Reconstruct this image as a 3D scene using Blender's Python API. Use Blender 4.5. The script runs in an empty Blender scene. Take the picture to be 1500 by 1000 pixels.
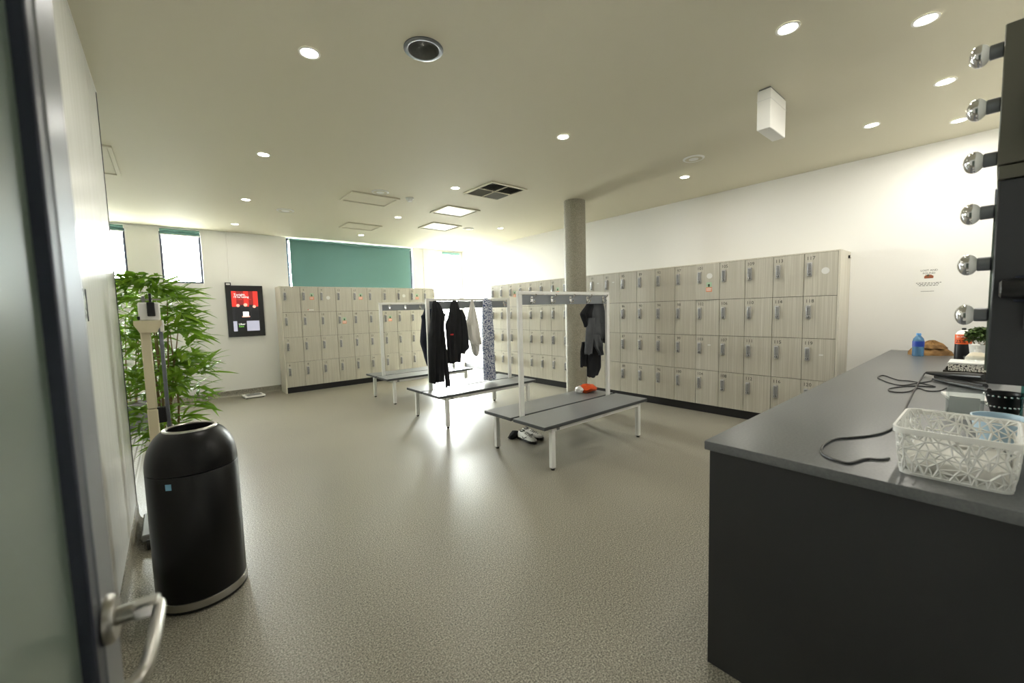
import bpy, bmesh, math, random
from mathutils import Vector, Matrix, geometry
random.seed(7)
PI = math.pi
S = bpy.context.scene
C = S.collection

# ---------------------------------------------------------------- camera
def cam_matrix(yaw, pitch, roll, loc):
    cy, sy, cp, sp = math.cos(yaw), math.sin(yaw), math.cos(pitch), math.sin(pitch)
    fwd = Vector((sy*cp, cy*cp, -sp)); right = Vector((cy, -sy, 0)); down = -right.cross(fwd)
    r2 = right*math.cos(roll) + down*math.sin(roll)
    d2 = -right*math.sin(roll) + down*math.cos(roll)
    m = Matrix.Identity(4)
    for i in range(3):
        m[i][0] = r2[i]; m[i][1] = -d2[i]; m[i][2] = -fwd[i]; m[i][3] = loc[i]
    return m
cd = bpy.data.cameras.new('camera'); cam = bpy.data.objects.new('camera', cd); C.objects.link(cam)
cam.matrix_world = cam_matrix(math.radians(39.9416), math.radians(4.3945), math.radians(1.4988), (0, 0, 1.375))
cd.sensor_width = 36.0; cd.lens = 36.0*595.87/1500.0
cd.clip_start = 0.02; cd.clip_end = 200
cd.dof.use_dof = True; cd.dof.focus_distance = 4.2; cd.dof.aperture_fstop = 3.2
S.camera = cam

# ---------------------------------------------------------------- world and exposure
W = bpy.data.worlds.new('world'); S.world = W; W.use_nodes = True
bg = W.node_tree.nodes['Background']
bg.inputs[0].default_value = (1.0, 0.985, 0.955, 1); bg.inputs[1].default_value = 72.0
S.view_settings.view_transform = 'Standard'; S.view_settings.look = 'None'
S.view_settings.gamma = 1.0; S.view_settings.use_curve_mapping = False
S.view_settings.exposure = 0.56
LAMP_W = 4.0

# room measures (metres)
ZC = 2.83; XR = 5.58; YB = 8.5; XP = -0.26; YP = 3.75; YN = -0.15; XL = -2.6
CT = 0.875          # counter top height

def portal(name, loc, rot, sx, sy):
    l = bpy.data.lights.new(name, 'AREA'); l.shape = 'RECTANGLE'; l.size = sx; l.size_y = sy
    l.cycles.is_portal = True
    o = bpy.data.objects.new(name, l); C.objects.link(o); o.location = loc; o.rotation_euler = rot
    return o
# sky portals standing in the window openings, facing into the room (-Y)
for nm, x0, x1, z0, z1 in (('sky_portal', -1.0, -0.43, 1.95, 2.78), ('sky_portal', -0.04, 0.48, 1.95, 2.78),
                           ('sky_portal', 1.74, 4.27, 1.5, 2.82), ('sky_portal', 4.72, 5.53, 0.06, 2.78)):
    portal(nm, ((x0+x1)/2, YB+0.16, (z0+z1)/2), (-PI/2, 0, 0), x1-x0, z1-z0)

# ---------------------------------------------------------------- materials
def lin(c):
    c = c/255.0
    return c/12.92 if c <= 0.04045 else ((c+0.055)/1.055)**2.4
def rgb(r, g, b): return (lin(r), lin(g), lin(b), 1)
MATS = {}
def mat(name, col, rough=0.5, metal=0.0, var=None, bump=None, spec=0.5, emit=None, trans=0, alpha=1, coat=0):
    m = bpy.data.materials.new(name); m.use_nodes = True
    nt = m.node_tree; b = nt.nodes['Principled BSDF']
    c = rgb(*col)
    b.inputs['Base Color'].default_value = c
    b.inputs['Roughness'].default_value = rough; b.inputs['Metallic'].default_value = metal
    b.inputs['Specular IOR Level'].default_value = spec
    if trans: b.inputs['Transmission Weight'].default_value = trans
    if coat: b.inputs['Coat Weight'].default_value = coat
    b.inputs['Alpha'].default_value = alpha
    if emit:
        b.inputs['Emission Color'].default_value = rgb(*emit[0]); b.inputs['Emission Strength'].default_value = emit[1]
    if var or bump:
        tc = nt.nodes.new('ShaderNodeTexCoord')
    if var:   # (scale xyz, second colour, contrast lo, hi)
        mp = nt.nodes.new('ShaderNodeMapping'); mp.inputs['Scale'].default_value = var[0]
        nz = nt.nodes.new('ShaderNodeTexNoise'); nz.inputs['Scale'].default_value = 1.0; nz.inputs['Detail'].default_value = 3
        rp = nt.nodes.new('ShaderNodeValToRGB')
        rp.color_ramp.elements[0].position = var[2]; rp.color_ramp.elements[1].position = var[3]
        rp.color_ramp.elements[0].color = c; rp.color_ramp.elements[1].color = rgb(*var[1])
        nt.links.new(tc.outputs['Object'], mp.inputs[0]); nt.links.new(mp.outputs[0], nz.inputs['Vector'])
        nt.links.new(nz.outputs['Fac'], rp.inputs[0]); nt.links.new(rp.outputs[0], b.inputs['Base Color'])
    if bump:
        nz2 = nt.nodes.new('ShaderNodeTexNoise'); nz2.inputs['Scale'].default_value = bump[0]
        bp = nt.nodes.new('ShaderNodeBump'); bp.inputs['Strength'].default_value = bump[1]; bp.inputs['Distance'].default_value = bump[2]
        nt.links.new(tc.outputs['Object'], nz2.inputs['Vector']); nt.links.new(nz2.outputs['Fac'], bp.inputs['Height'])
        nt.links.new(bp.outputs[0], b.inputs['Normal'])
    MATS[name] = m
    return m

M_wall = mat('wall_paint', (240, 239, 235), 0.55, bump=(60, 0.05, 0.002))
M_ceil = mat('ceiling_paint', (210, 205, 184), 0.7)
M_part = mat('partition_laminate', (230, 230, 226), 0.28, var=((40, 40, 1.2), (220, 220, 214), 0.35, 0.65))
M_alu = mat('brushed_aluminium', (128, 132, 138), 0.35, 0.85, bump=(300, 0.05, 0.0005))
M_darkalu = mat('dark_gasket', (48, 52, 66), 0.4, 0.3)
M_black = mat('black_plastic', (14, 14, 15), 0.35)
M_kick = mat('black_kickboard', (16, 16, 19), 0.5)
M_white = mat('white_powdercoat', (238, 238, 234), 0.35)
M_chrome = mat('chrome', (225, 225, 228), 0.08, 1.0)
M_steel = mat('satin_steel', (178, 176, 170), 0.28, 1.0)
M_slab = mat('grey_laminate', (106, 109, 110), 0.30, var=((90, 90, 90), (114, 117, 118), 0.4, 0.6))
M_slabedge = mat('grey_laminate_edge', (72, 75, 77), 0.4)
M_board = mat('grey_hook_board', (128, 133, 138), 0.35)
M_counter = mat('counter_laminate', (96, 98, 99), 0.33, var=((120, 120, 120), (103, 105, 105), 0.4, 0.6))
M_cab = mat('charcoal_laminate', (42, 43, 44), 0.42)
M_white_pl = mat('white_plastic', (240, 239, 234), 0.4)
M_cream_pl = mat('cream_enamel', (214, 204, 172), 0.4)
M_grey_pl = mat('grey_plastic', (128, 129, 128), 0.45)
M_pot = mat('grey_planter', (122, 123, 122), 0.5)
M_soil = mat('soil', (48, 38, 30), 0.9)
M_binblack = mat('black_bin_enamel', (8, 8, 9), 0.36, spec=0.3)
M_number = mat('number_print', (66, 64, 58), 0.6)
M_lock = mat('lock_metal', (188, 188, 188), 0.3, 0.55)
M_lockpad = mat('lock_keypad', (112, 113, 114), 0.45, 0.3)
M_gap = mat('locker_carcass', (58, 56, 52), 0.7)
M_side = mat('locker_side_board', (214, 210, 196), 0.45, var=((30, 30, 1.0), (202, 197, 182), 0.4, 0.65))
M_stick = mat('round_white_sticker', (226, 226, 222), 0.5)
M_green = mat('sticker_green', (176, 205, 176), 0.5)
M_orange_s = mat('sticker_orange', (232, 150, 112), 0.5)
M_darkprint = mat('sticker_dark_print', (54, 74, 52), 0.5)
M_teal = mat('teal_blind', (108, 148, 144), 0.8)
M_red = mat('print_red', (196, 40, 32), 0.5)
M_lens = mat('downlight_lens', (255, 255, 255), 0.5, emit=((255, 250, 238), 30.0))
M_orange = mat('orange_plastic_bag', (226, 84, 28), 0.3, bump=(25, 0.6, 0.01))
M_tan = mat('tan_cloth', (158, 122, 74), 0.9, var=((14, 14, 14), (118, 88, 52), 0.4, 0.62), bump=(40, 0.5, 0.006))
M_skirt = None

def nodes(m): return m.node_tree.nodes, m.node_tree.links, m.node_tree.nodes['Principled BSDF']

# speckled safety vinyl
M_floor = mat('speckled_vinyl', (140, 135, 120), 0.34, bump=(900, 0.12, 0.0006))
def speckle(m, base, dark, light, scale):
    n, l, b = nodes(m)
    tc = n.new('ShaderNodeTexCoord')
    a = n.new('ShaderNodeTexNoise'); a.inputs['Scale'].default_value = scale; a.inputs['Detail'].default_value = 4; a.inputs['Roughness'].default_value = 0.75
    r = n.new('ShaderNodeValToRGB'); e = r.color_ramp.elements
    e[0].position = 0.36; e[0].color = rgb(*dark); e[1].position = 0.66; e[1].color = rgb(*light)
    k = r.color_ramp.elements.new(0.5); k.color = rgb(*base)
    big = n.new('ShaderNodeTexNoise'); big.inputs['Scale'].default_value = 0.9; big.inputs['Detail'].default_value = 4
    rr = n.new('ShaderNodeMapRange'); rr.inputs['From Min'].default_value = 0.3; rr.inputs['From Max'].default_value = 0.7
    rr.inputs['To Min'].default_value = 0.92; rr.inputs['To Max'].default_value = 1.06
    mx = n.new('ShaderNodeMix'); mx.data_type = 'RGBA'; mx.blend_type = 'MULTIPLY'; mx.inputs[0].default_value = 1.0
    l.new(tc.outputs['Object'], a.inputs['Vector']); l.new(tc.outputs['Object'], big.inputs['Vector'])
    l.new(a.outputs['Fac'], r.inputs[0]); l.new(big.outputs['Fac'], rr.inputs[0])
    l.new(r.outputs[0], mx.inputs[6]); l.new(rr.outputs[0], mx.inputs[7]); l.new(mx.outputs[2], b.inputs['Base Color'])
speckle(M_floor, (136, 132, 118), (58, 55, 48), (200, 195, 178), 145)
M_column = mat('speckled_column', (150, 146, 128), 0.6)
speckle(M_column, (150, 146, 130), (118, 114, 98), (172, 168, 150), 120)

# white penny tiles
M_tile = mat('white_mosaic', (224, 224, 220), 0.25)
def penny(m):
    n, l, b = nodes(m)
    tc = n.new('ShaderNodeTexCoord'); v = n.new('ShaderNodeTexVoronoi'); v.inputs['Scale'].default_value = 26; v.inputs['Randomness'].default_value = 0.0
    r = n.new('ShaderNodeValToRGB'); e = r.color_ramp.elements
    e[0].position = 0.40; e[0].color = rgb(228, 228, 224); e[1].position = 0.46; e[1].color = rgb(150, 148, 142)
    l.new(tc.outputs['Object'], v.inputs['Vector']); l.new(v.outputs['Distance'], r.inputs[0]); l.new(r.outputs[0], b.inputs['Base Color'])
penny(M_tile)

# ash-grey wood grain laminate for locker doors (each door shifts its grain)
M_door = mat('locker_woodgrain', (190, 185, 170), 0.42)
def grain(m):
    n, l, b = nodes(m)
    tc = n.new('ShaderNodeTexCoord'); oi = n.new('ShaderNodeObjectInfo')
    ad = n.new('ShaderNodeVectorMath'); ad.operation = 'ADD'
    mu = n.new('ShaderNodeMath'); mu.operation = 'MULTIPLY'; mu.inputs[1].default_value = 37.0
    mp = n.new('ShaderNodeMapping'); mp.inputs['Scale'].default_value = (210, 10, 1.3)
    a = n.new('ShaderNodeTexNoise'); a.inputs['Scale'].default_value = 1.0; a.inputs['Detail'].default_value = 5; a.inputs['Roughness'].default_value = 0.6
    r = n.new('ShaderNodeValToRGB'); e = r.color_ramp.elements
    e[0].position = 0.30; e[0].color = rgb(178, 174, 161); e[1].position = 0.70; e[1].color = rgb(212, 209, 198)
    k = r.color_ramp.elements.new(0.5); k.color = rgb(190, 186, 172)
    l.new(oi.outputs['Random'], mu.inputs[0]); l.new(tc.outputs['Object'], ad.inputs[0]); l.new(mu.outputs[0], ad.inputs[1])
    l.new(ad.outputs[0], mp.inputs[0]); l.new(mp.outputs[0], a.inputs['Vector']); l.new(a.outputs['Fac'], r.inputs[0]); l.new(r.outputs[0], b.inputs['Base Color'])
grain(M_door)

def cloth(name, col, col2=None, rough=0.9):
    return mat(name, col, rough, var=((9, 9, 5), col2 or tuple(min(255, int(c*1.25)+4) for c in col), 0.4, 0.65), bump=(220, 0.25, 0.001))
M_blackcloth = cloth('black_fabric', (17, 18, 22))
M_navy = cloth('navy_fabric', (20, 25, 42))
M_greycloth = cloth('grey_fabric', (74, 76, 80), (88, 90, 94))
M_whitecloth = cloth('white_fabric', (232, 230, 224), (222, 220, 212))
M_scarf = mat('patterned_scarf', (60, 76, 122), 0.9)
def blotch(m, c1, c2, scale, lo, hi):
    n, l, b = nodes(m)
    tc = n.new('ShaderNodeTexCoord'); a = n.new('ShaderNodeTexNoise'); a.inputs['Scale'].default_value = scale; a.inputs['Detail'].default_value = 2
    r = n.new('ShaderNodeValToRGB'); e = r.color_ramp.elements
    e[0].position = lo; e[0].color = rgb(*c1); e[1].position = hi; e[1].color = rgb(*c2)
    l.new(tc.outputs['Object'], a.inputs['Vector']); l.new(a.outputs['Fac'], r.inputs[0]); l.new(r.outputs[0], b.inputs['Base Color'])
blotch(M_scarf, (52, 70, 122), (222, 226, 236), 75, 0.44, 0.53)
M_mosaic = mat('pebble_pattern', (230, 226, 214), 0.5); blotch(M_mosaic, (30, 28, 26), (232, 228, 216), 130, 0.42, 0.5)

def glass_mat(name, col, rough=0.02, alpha=0.25):
    m = bpy.data.materials.new(name); m.use_nodes = True; nt = m.node_tree; nt.nodes.clear()
    o = nt.nodes.new('ShaderNodeOutputMaterial'); t = nt.nodes.new('ShaderNodeBsdfTransparent'); g = nt.nodes.new('ShaderNodeBsdfGlossy')
    t.inputs[0].default_value = rgb(*col); g.inputs['Roughness'].default_value = rough
    mx = nt.nodes.new('ShaderNodeMixShader'); mx.inputs[0].default_value = alpha
    nt.links.new(t.outputs[0], mx.inputs[1]); nt.links.new(g.outputs[0], mx.inputs[2]); nt.links.new(mx.outputs[0], o.inputs[0])
    return m
M_glass = glass_mat('window_glass', (246, 250, 250), 0.02, 0.06)
M_acrylic = glass_mat('clear_acrylic', (246, 248, 248), 0.1, 0.07)
M_teal_glass = glass_mat('green_edge_glass', (150, 205, 200), 0.05, 0.12)
M_bluebottle = mat('blue_bottle_plastic', (120, 180, 230), 0.12, trans=0.6)
M_frost = mat('frosted_glass', (104, 118, 106), 0.3, spec=0.5)
M_mirror = mat('mirror_glass', (225, 228, 228), 0.02, 1.0)

def translucent_blind(m):
    n, l, b = nodes(m)
    t = n.new('ShaderNodeBsdfTranslucent'); t.inputs[0].default_value = rgb(112, 150, 146)
    mx = n.new('ShaderNodeMixShader'); mx.inputs[0].default_value = 0.06
    o = [x for x in n if x.type == 'OUTPUT_MATERIAL'][0]
    l.new(b.outputs[0], mx.inputs[1]); l.new(t.outputs[0], mx.inputs[2]); l.new(mx.outputs[0], o.inputs[0])
translucent_blind(M_teal)
M_leaf = mat('bamboo_leaf', (84, 128, 34), 0.45, var=((5, 5, 5), (150, 182, 58), 0.35, 0.68))
def leaf_trans(m):
    n, l, b = nodes(m)
    t = n.new('ShaderNodeBsdfTranslucent'); t.inputs[0].default_value = rgb(126, 170, 40)
    mx = n.new('ShaderNodeMixShader'); mx.inputs[0].default_value = 0.30
    o = [x for x in n if x.type == 'OUTPUT_MATERIAL'][0]
    l.new(b.outputs[0], mx.inputs[1]); l.new(t.outputs[0], mx.inputs[2]); l.new(mx.outputs[0], o.inputs[0])
leaf_trans(M_leaf)
M_leaf2 = mat('small_leaf', (52, 74, 32), 0.6, var=((60, 60, 60), (84, 108, 46), 0.4, 0.6))
M_cane = mat('bamboo_cane', (128, 104, 62), 0.6)

# ---------------------------------------------------------------- mesh builder
class MB:
    def __init__(s): s.bm = bmesh.new(); s.mats = []
    def mi(s, m):
        if m not in s.mats: s.mats.append(m)
        return s.mats.index(m)
    def _tag(s, faces, m):
        k = s.mi(m)
        for f in faces: f.material_index = k; f.smooth = True
    def box(s, lo, hi, m, bev=0.0, seg=1, rot=None, piv=None):
        lo = Vector(lo); hi = Vector(hi); c = (lo+hi)/2; d = hi-lo
        t = bmesh.new(); bmesh.ops.create_cube(t, size=1.0)
        for v in t.verts: v.co = Vector((v.co.x*d.x, v.co.y*d.y, v.co.z*d.z))
        if bev > 0:
            bmesh.ops.bevel(t, geom=list(t.edges), offset=bev, segments=seg, affect='EDGES', profile=0.5)
        for v in t.verts:
            v.co = v.co + c
            if rot is not None:
                p = Vector(piv) if piv else c
                v.co = p + rot @ (v.co - p)
        s.merge(t, m)
    def merge(s, t, m):
        mp = {}
        for v in t.verts: mp[v] = s.bm.verts.new(v.co)
        fs = []
        for f in t.faces:
            try: fs.append(s.bm.faces.new([mp[v] for v in f.verts]))
            except ValueError: pass
        s._tag(fs, m); t.free()
    def rings(s, rs, m, caps=True, closed=True):
        vs = [[s.bm.verts.new(p) for p in r] for r in rs]; fs = []; n = len(rs[0])
        for a, b in zip(vs[:-1], vs[1:]):
            for i in range(n if closed else n-1):
                j = (i+1) % n
                fs.append(s.bm.faces.new((a[i], a[j], b[j], b[i])))
        if caps and closed:
            fs.append(s.bm.faces.new(list(reversed(vs[0])))); fs.append(s.bm.faces.new(vs[-1]))
        s._tag(fs, m)
    def tube(s, path, r, m, n=8, caps=True, squash=1.0):
        path = [Vector(p) for p in path]; R = r if isinstance(r, (list, tuple)) else [r]*len(path)
        rs = []; up = None
        for i, p in enumerate(path):
            t = (path[min(i+1, len(path)-1)] - path[max(i-1, 0)]).normalized()
            if up is None:
                up = Vector((0, 0, 1)) if abs(t.z) < 0.9 else Vector((1, 0, 0))
            a = t.cross(up).normalized(); b = a.cross(t).normalized(); up = b
            rs.append([p + a*math.cos(2*PI*k/n)*R[i] + b*math.sin(2*PI*k/n)*R[i]*squash for k in range(n)])
        s.rings(rs, m, caps)
    def cyl(s, p0, p1, r, m, n=16, r1=None): s.tube([p0, p1], [r, r if r1 is None else r1], m, n)
    def lathe(s, prof, m, n=24, o=(0, 0, 0), rot=None, caps=True):
        o = Vector(o); rs = []
        for r, z in prof:
            ring = [Vector((r*math.cos(2*PI*k/n), r*math.sin(2*PI*k/n), z)) for k in range(n)]
            if rot is not None: ring = [rot @ p for p in ring]
            rs.append([o+p for p in ring])
        s.rings(rs, m, caps)
    def poly(s, pts, m):
        f = s.bm.faces.new([s.bm.verts.new(p) for p in pts]); s._tag([f], m)
    def prism(s, pts, d, m):
        d = Vector(d); a = [Vector(p) for p in pts]
        s.rings([a, [p+d for p in a]], m)
    def mesh(s, name, sharp=38):
        bmesh.ops.recalc_face_normals(s.bm, faces=list(s.bm.faces))
        me = bpy.data.meshes.new(name); s.bm.to_mesh(me); s.bm.free()
        for m in s.mats: me.materials.append(m)
        me.set_sharp_from_angle(angle=math.radians(sharp))
        return me
    def build(s, name, parent=None, loc=None, rotz=None, sharp=38):
        return obj(name, s.mesh(name, sharp), parent, loc, rotz)

def obj(name, me, parent=None, loc=None, rotz=None):
    o = bpy.data.objects.new(name, me); C.objects.link(o)
    if parent is not None: o.parent = parent
    if loc is not None: o.location = loc
    if rotz is not None: o.rotation_euler = (0, 0, rotz)
    return o
def tag(o, label=None, cat=None, group=None, kind=None):
    if label: o['label'] = label
    if cat: o['category'] = cat
    if group: o['group'] = group
    if kind: o['kind'] = kind
    return o
def thing(name, label, cat, loc=(0, 0, 0), rotz=0, group=None):
    o = bpy.data.objects.new(name, None); C.objects.link(o); o.empty_display_size = 0.05
    o.location = loc; o.rotation_euler = (0, 0, rotz)
    return tag(o, label, cat, group)
def copy_tree(o, parent=None):
    c = o.copy(); C.objects.link(c); c.parent = parent
    for ch in o.children: copy_tree(ch, c)
    return c
def struct(mb, name, parent=None, label=None):
    o = mb.build(name, parent)
    if parent is None: o['kind'] = 'structure'
    if label: o['label'] = label
    return o
TXT = {}
def text_mesh(s, size, m, depth=0.0006, align='CENTER'):
    key = (s, size, m.name, align)
    if key in TXT: return TXT[key]
    cu = bpy.data.curves.new('text', 'FONT'); cu.body = s; cu.size = size; cu.extrude = depth/2; cu.align_x = align; cu.align_y = 'CENTER'
    cu.resolution_u = 2
    t = bpy.data.objects.new('text', cu); C.objects.link(t)
    bpy.context.view_layer.update()
    me = bpy.data.meshes.new_from_object(t.evaluated_get(bpy.context.evaluated_depsgraph_get()))
    me.materials.clear(); me.materials.append(m); me.name = 'print'
    # text lies in XY: stand it up facing -Y
    me.transform(Matrix.Rotation(PI/2, 4, 'X'))
    bpy.data.objects.remove(t); bpy.data.curves.remove(cu)
    TXT[key] = me
    return me
RZ = lambda a: Matrix.Rotation(a, 3, 'Z')
RX = lambda a: Matrix.Rotation(a, 3, 'X')
RY = lambda a: Matrix.Rotation(a, 3, 'Y')

# ---------------------------------------------------------------- the room shell
m = MB(); m.box((XP-0.05, YN-2.0, -0.1), (XR+0.3, YB+0.2, 0), M_floor); struct(m, 'floor')
m = MB(); m.box((XL-0.2, 2.0, -0.1), (XP-0.05, YB+0.2, -0.002), M_tile); struct(m, 'floor_left', label='white mosaic tiled floor of the area behind the partition')
m = MB(); m.box((XL-0.2, YN-2.0, ZC), (XR+0.3, YB+0.2, ZC+0.15), M_ceil); struct(m, 'ceiling')

def wall_y(mb, x0, x1, y0, y1, z0, z1, holes, mt):
    xs = sorted({x0, x1, *[h[0] for h in holes], *[h[1] for h in holes]})
    zs = sorted({z0, z1, *[h[2] for h in holes], *[h[3] for h in holes]})
    for a, b in zip(xs[:-1], xs[1:]):
        for c, d in zip(zs[:-1], zs[1:]):
            cx, cz = (a+b)/2, (c+d)/2
            if any(h[0] < cx < h[1] and h[2] < cz < h[3] for h in holes): continue
            mb.box((a, y0, c), (b, y1, d), mt)
WIN = [(-1.0, -0.43, 1.95, 2.78), (-0.04, 0.48, 1.95, 2.78), (1.74, 4.27, 1.5, 2.82)]
GD = (4.72, 5.53, 0.0, 2.78)  # glazed door opening, made wider than its frame so the corner burns out
m = MB(); wall_y(m, XL, XR, YB, YB+0.2, 0, ZC, WIN+[GD], M_wall); struct(m, 'wall_back')
m = MB(); m.box((XR, YN-0.2, 0), (XR+0.2, YB+0.2, ZC), M_wall); struct(m, 'wall_right')
m = MB(); m.box((XL-0.2, 2.0, 0), (XL, YB+0.2, ZC), M_wall); struct(m, 'wall_left')
m = MB(); m.box((XL, 1.9, 0), (XP-0.1, 2.0, ZC), M_wall); struct(m, 'wall_side')
m = MB(); wall_y(m, XP-0.1, XR, YN-0.15, YN, 0, ZC, [(-0.17, 0.75, 0, 2.12)], M_wall); struct(m, 'wall_near')
m = MB(); m.box((-30, YB+0.2, -0.16), (40, YB+45, -0.06), mat('added_outdoor_paving', (168, 164, 156), 0.85, var=((3, 3, 3), (150, 147, 140), 0.4, 0.6))); struct(m, 'added_ground_outside', label='pale paving added outside the windows to dim upward light')  # added ground slab, weakens the light thrown up onto the ceiling
# short corridor outside the entrance door
m = MB(); m.box((XP-0.2, YN-2.1, 0), (1.6, YN-2.0, ZC), M_wall); m.box((1.5, YN-2.0, 0), (1.6, YN-0.15, ZC), M_wall)
m.box((XP-0.2, YN-2.0, 0), (XP-0.1, YN-0.15, ZC), M_wall); struct(m, 'wall_corridor')
# partition on the left, of laminate panels with open joints
m = MB(); m.box((XP-0.1, YN, 0), (XP-0.012, YP-0.01, ZC), M_cab); part = struct(m, 'wall_partition', label='pale laminate partition beside the entrance door')
for a, b in ((YN, 1.05), (1.056, 2.25), (2.256, 3.3), (3.306, YP-0.008)):
    m = MB(); m.box((XP-0.012, a, 0.13), (XP, b, ZC-0.006), M_part, 0.0015); m.build('panel', part)
m = MB(); m.box((XP-0.104, YP-0.01, 0), (XP+0.003, YP, ZC), M_darkalu); struct(m, 'trim_1', label='dark metal edge strip on the partition end')
m = MB(); m.box((XP-0.012, YN, ZC-0.006), (XP+0.004, YP, ZC), M_wall); struct(m, 'trim_2')

# coved skirting in floor vinyl
def cove(name, p0, p1, nrm, h=0.11):
    p0 = Vector(p0); p1 = Vector(p1); nrm = Vector(nrm)
    prof = [(0.0, 0.0), (0.045, 0.0), (0.04, 0.002), (0.022, 0.010), (0.012, 0.026), (0.007, 0.05), (0.006, h), (0.0, h)]
    m = MB(); rs = []
    for p in (p0, p1): rs.append([p + nrm*a + Vector((0, 0, b)) for a, b in prof])
    m.rings(rs, M_floor); return struct(m, name)
cove('baseboard_back', (XL, YB, 0), (4.72, YB, 0), (0, -1, 0))
cove('baseboard_right', (XR, 0.68, 0), (XR, 1.02, 0), (-1, 0, 0))
cove('baseboard_left', (XP, 0.75, 0), (XP, YP, 0), (1, 0, 0), 0.13)
m = MB(); m.box((XR-0.012, 6.85, 0), (XR, YB, 0.1), M_kick); struct(m, 'baseboard_far')
m = MB(); m.cyl((0.83, YB-0.012, 1.92), (0.83, YB-0.012, ZC), 0.008, M_wall, 8); struct(m, 'trim_3', label='white cable conduit rising from the wall screen')
m = MB(); m.box((4.53, YB-0.012, 0.11), (4.545, YB, ZC), M_wall); struct(m, 'trim_4')

# windows
def window(name, h, bar=0.03, mull=()):
    x0, x1, z0, z1 = h
    m = MB(); y0, y1 = YB+0.05, YB+0.10
    for lo, hi in (((x0, y0, z0), (x0+bar, y1, z1)), ((x1-bar, y0, z0), (x1, y1, z1)), ((x0+bar, y0, z0), (x1-bar, y1, z0+bar)), ((x0+bar, y0, z1-bar), (x1-bar, y1, z1))):
        m.box(lo, hi, M_darkalu)
    for x in mull: m.box((x-0.02, y0, z0+bar), (x+0.02, y1, z1-bar), M_darkalu)
    w = struct(m, name)
    edges = [x0+bar] + list(mull) + [x1-bar]
    for a, b in zip(edges[:-1], edges[1:]):
        m = MB(); m.box((a, YB+0.072, z0+bar), (b, YB+0.078, z1-bar), M_glass); m.build('pane', w)
    return w
window('window_1', WIN[0]); window('window_2', WIN[1]); window('window_3', WIN[2], 0.04, (2.58, 3.43))
m = MB(); x0, x1, z0, z1 = GD
for lo, hi in (((x0, YB+0.04, 0), (x0+0.05, YB+0.1, z1)), ((x1-0.035, YB+0.0, 0), (x1, YB+0.1, z1)), ((x0+0.05, YB+0.04, 0), (x1-0.035, YB+0.1, 0.08)), ((x0+0.05, YB+0.04, z1-0.05), (x1-0.035, YB+0.1, z1))):
    m.box(lo, hi, M_white)
gd = struct(m, 'door_2', label='full height glazed exit door in the far corner, widened for brightness')
m = MB(); m.box((x0+0.05, YB+0.065, 0.08), (x1-0.035, YB+0.072, z1-0.05), M_glass); m.build('pane', gd)
m = MB(); m.box((x1-0.05, YB+0.0, 0.9), (x1-0.035, YB+0.04, z1-0.12), M_darkalu); m.build('edge_seal', gd)
m = MB(); m.cyl((x0+0.09, YB+0.03, 0.95), (x0+0.09, YB+0.03, 1.25), 0.012, M_steel); m.cyl((x0+0.09, YB+0.03, 1.0), (x0+0.09, YB+0.065, 1.0), 0.008, M_steel); m.cyl((x0+0.09, YB+0.03, 1.2), (x0+0.09, YB+0.065, 1.2), 0.008, M_steel); m.build('pull_handle', gd)

# roller blinds
def blind(x0, x1, ztop, zbot, label):
    t = thing('roller_blind', label, 'blind', ((x0+x1)/2, YB-0.03, ztop), 0, 'teal roller blinds')
    w = (x1-x0)/2
    m = MB(); m.cyl((-w, 0, -0.022), (w, 0, -0.022), 0.02, M_teal, 14); m.build('roller_tube', t)
    m = MB(); m.box((-w, 0.016, zbot-ztop), (w, 0.018, -0.02), M_teal); m.build('fabric', t)
    m = MB(); m.box((-w, 0.008, zbot-ztop-0.018), (w, 0.024, zbot-ztop), M_white); m.build('bottom_rail', t)
    m = MB(); m.box((-w-0.012, -0.025, -0.045), (-w, 0.03, 0.0), M_white); m.build('end_bracket', t)
    m = MB(); m.box((w, -0.025, -0.045), (w+0.012, 0.03, 0.0), M_white); m.build('end_bracket', t)
    return t
blind(1.79, 4.2, 2.80, 1.86, 'wide teal roller blind drawn down behind the far lockers')
blind(-0.99, -0.44, 2.80, 2.72, 'rolled-up teal blind on the window partly hidden by the partition')
blind(-0.03, 0.47, 2.80, 2.72, 'rolled-up teal blind on the window above the bamboo plant')
blind(5.0, 5.49, 2.79, 2.74, 'rolled-up blind over the bright glazed door')

# ---------------------------------------------------------------- entrance door (open, hinged on the near wall)
D0 = Vector((-0.163, -0.15, 0)); D1 = Vector((-0.096, 0.70, 0)); dd = (D1-D0); DL = dd.length; da = math.atan2(dd.y, dd.x)
door = bpy.data.objects.new('door_1', None); C.objects.link(door); door.location = D0; door.rotation_euler = (0, 0, da)
tag(door, 'open frosted glass entrance door with a brushed metal frame', None, None, 'structure')
DH = 2.1; DT = 0.02
def dbox(name, x0, x1, z0, z1, mt, t=DT, bev=0.002):
    m = MB(); m.box((x0, -t, z0), (x1, t, z1), mt, bev); return m.build(name, door)
dbox('stile', DL-0.068, DL, 0.01, DH, M_alu); dbox('stile', 0, 0.09, 0.01, DH, M_alu)
dbox('rail', 0.09, DL-0.068, DH-0.1, DH, M_alu); dbox('rail', 0.09, DL-0.068, 0.01, 0.2, M_alu)
dbox('gasket', DL-0.092, DL-0.068, 0.2, DH-0.1, M_darkalu, 0.0185)
dbox('glass_panel', 0.09, DL-0.092, 0.2, DH-0.1, M_frost, 0.006, 0)
hz = 1.03; hx = DL-0.050
m = MB(); m.lathe([(0.0, 0), (0.027, 0), (0.027, 0.005), (0.024, 0.009), (0.0, 0.009)], M_steel, 28, (hx, -DT, hz), RX(PI/2), False)
hd = m.build('handle', door)
m = MB(); m.cyl((hx, -DT-0.008, hz), (hx, -DT-0.024, hz), 0.010, M_steel, 18)
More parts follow.
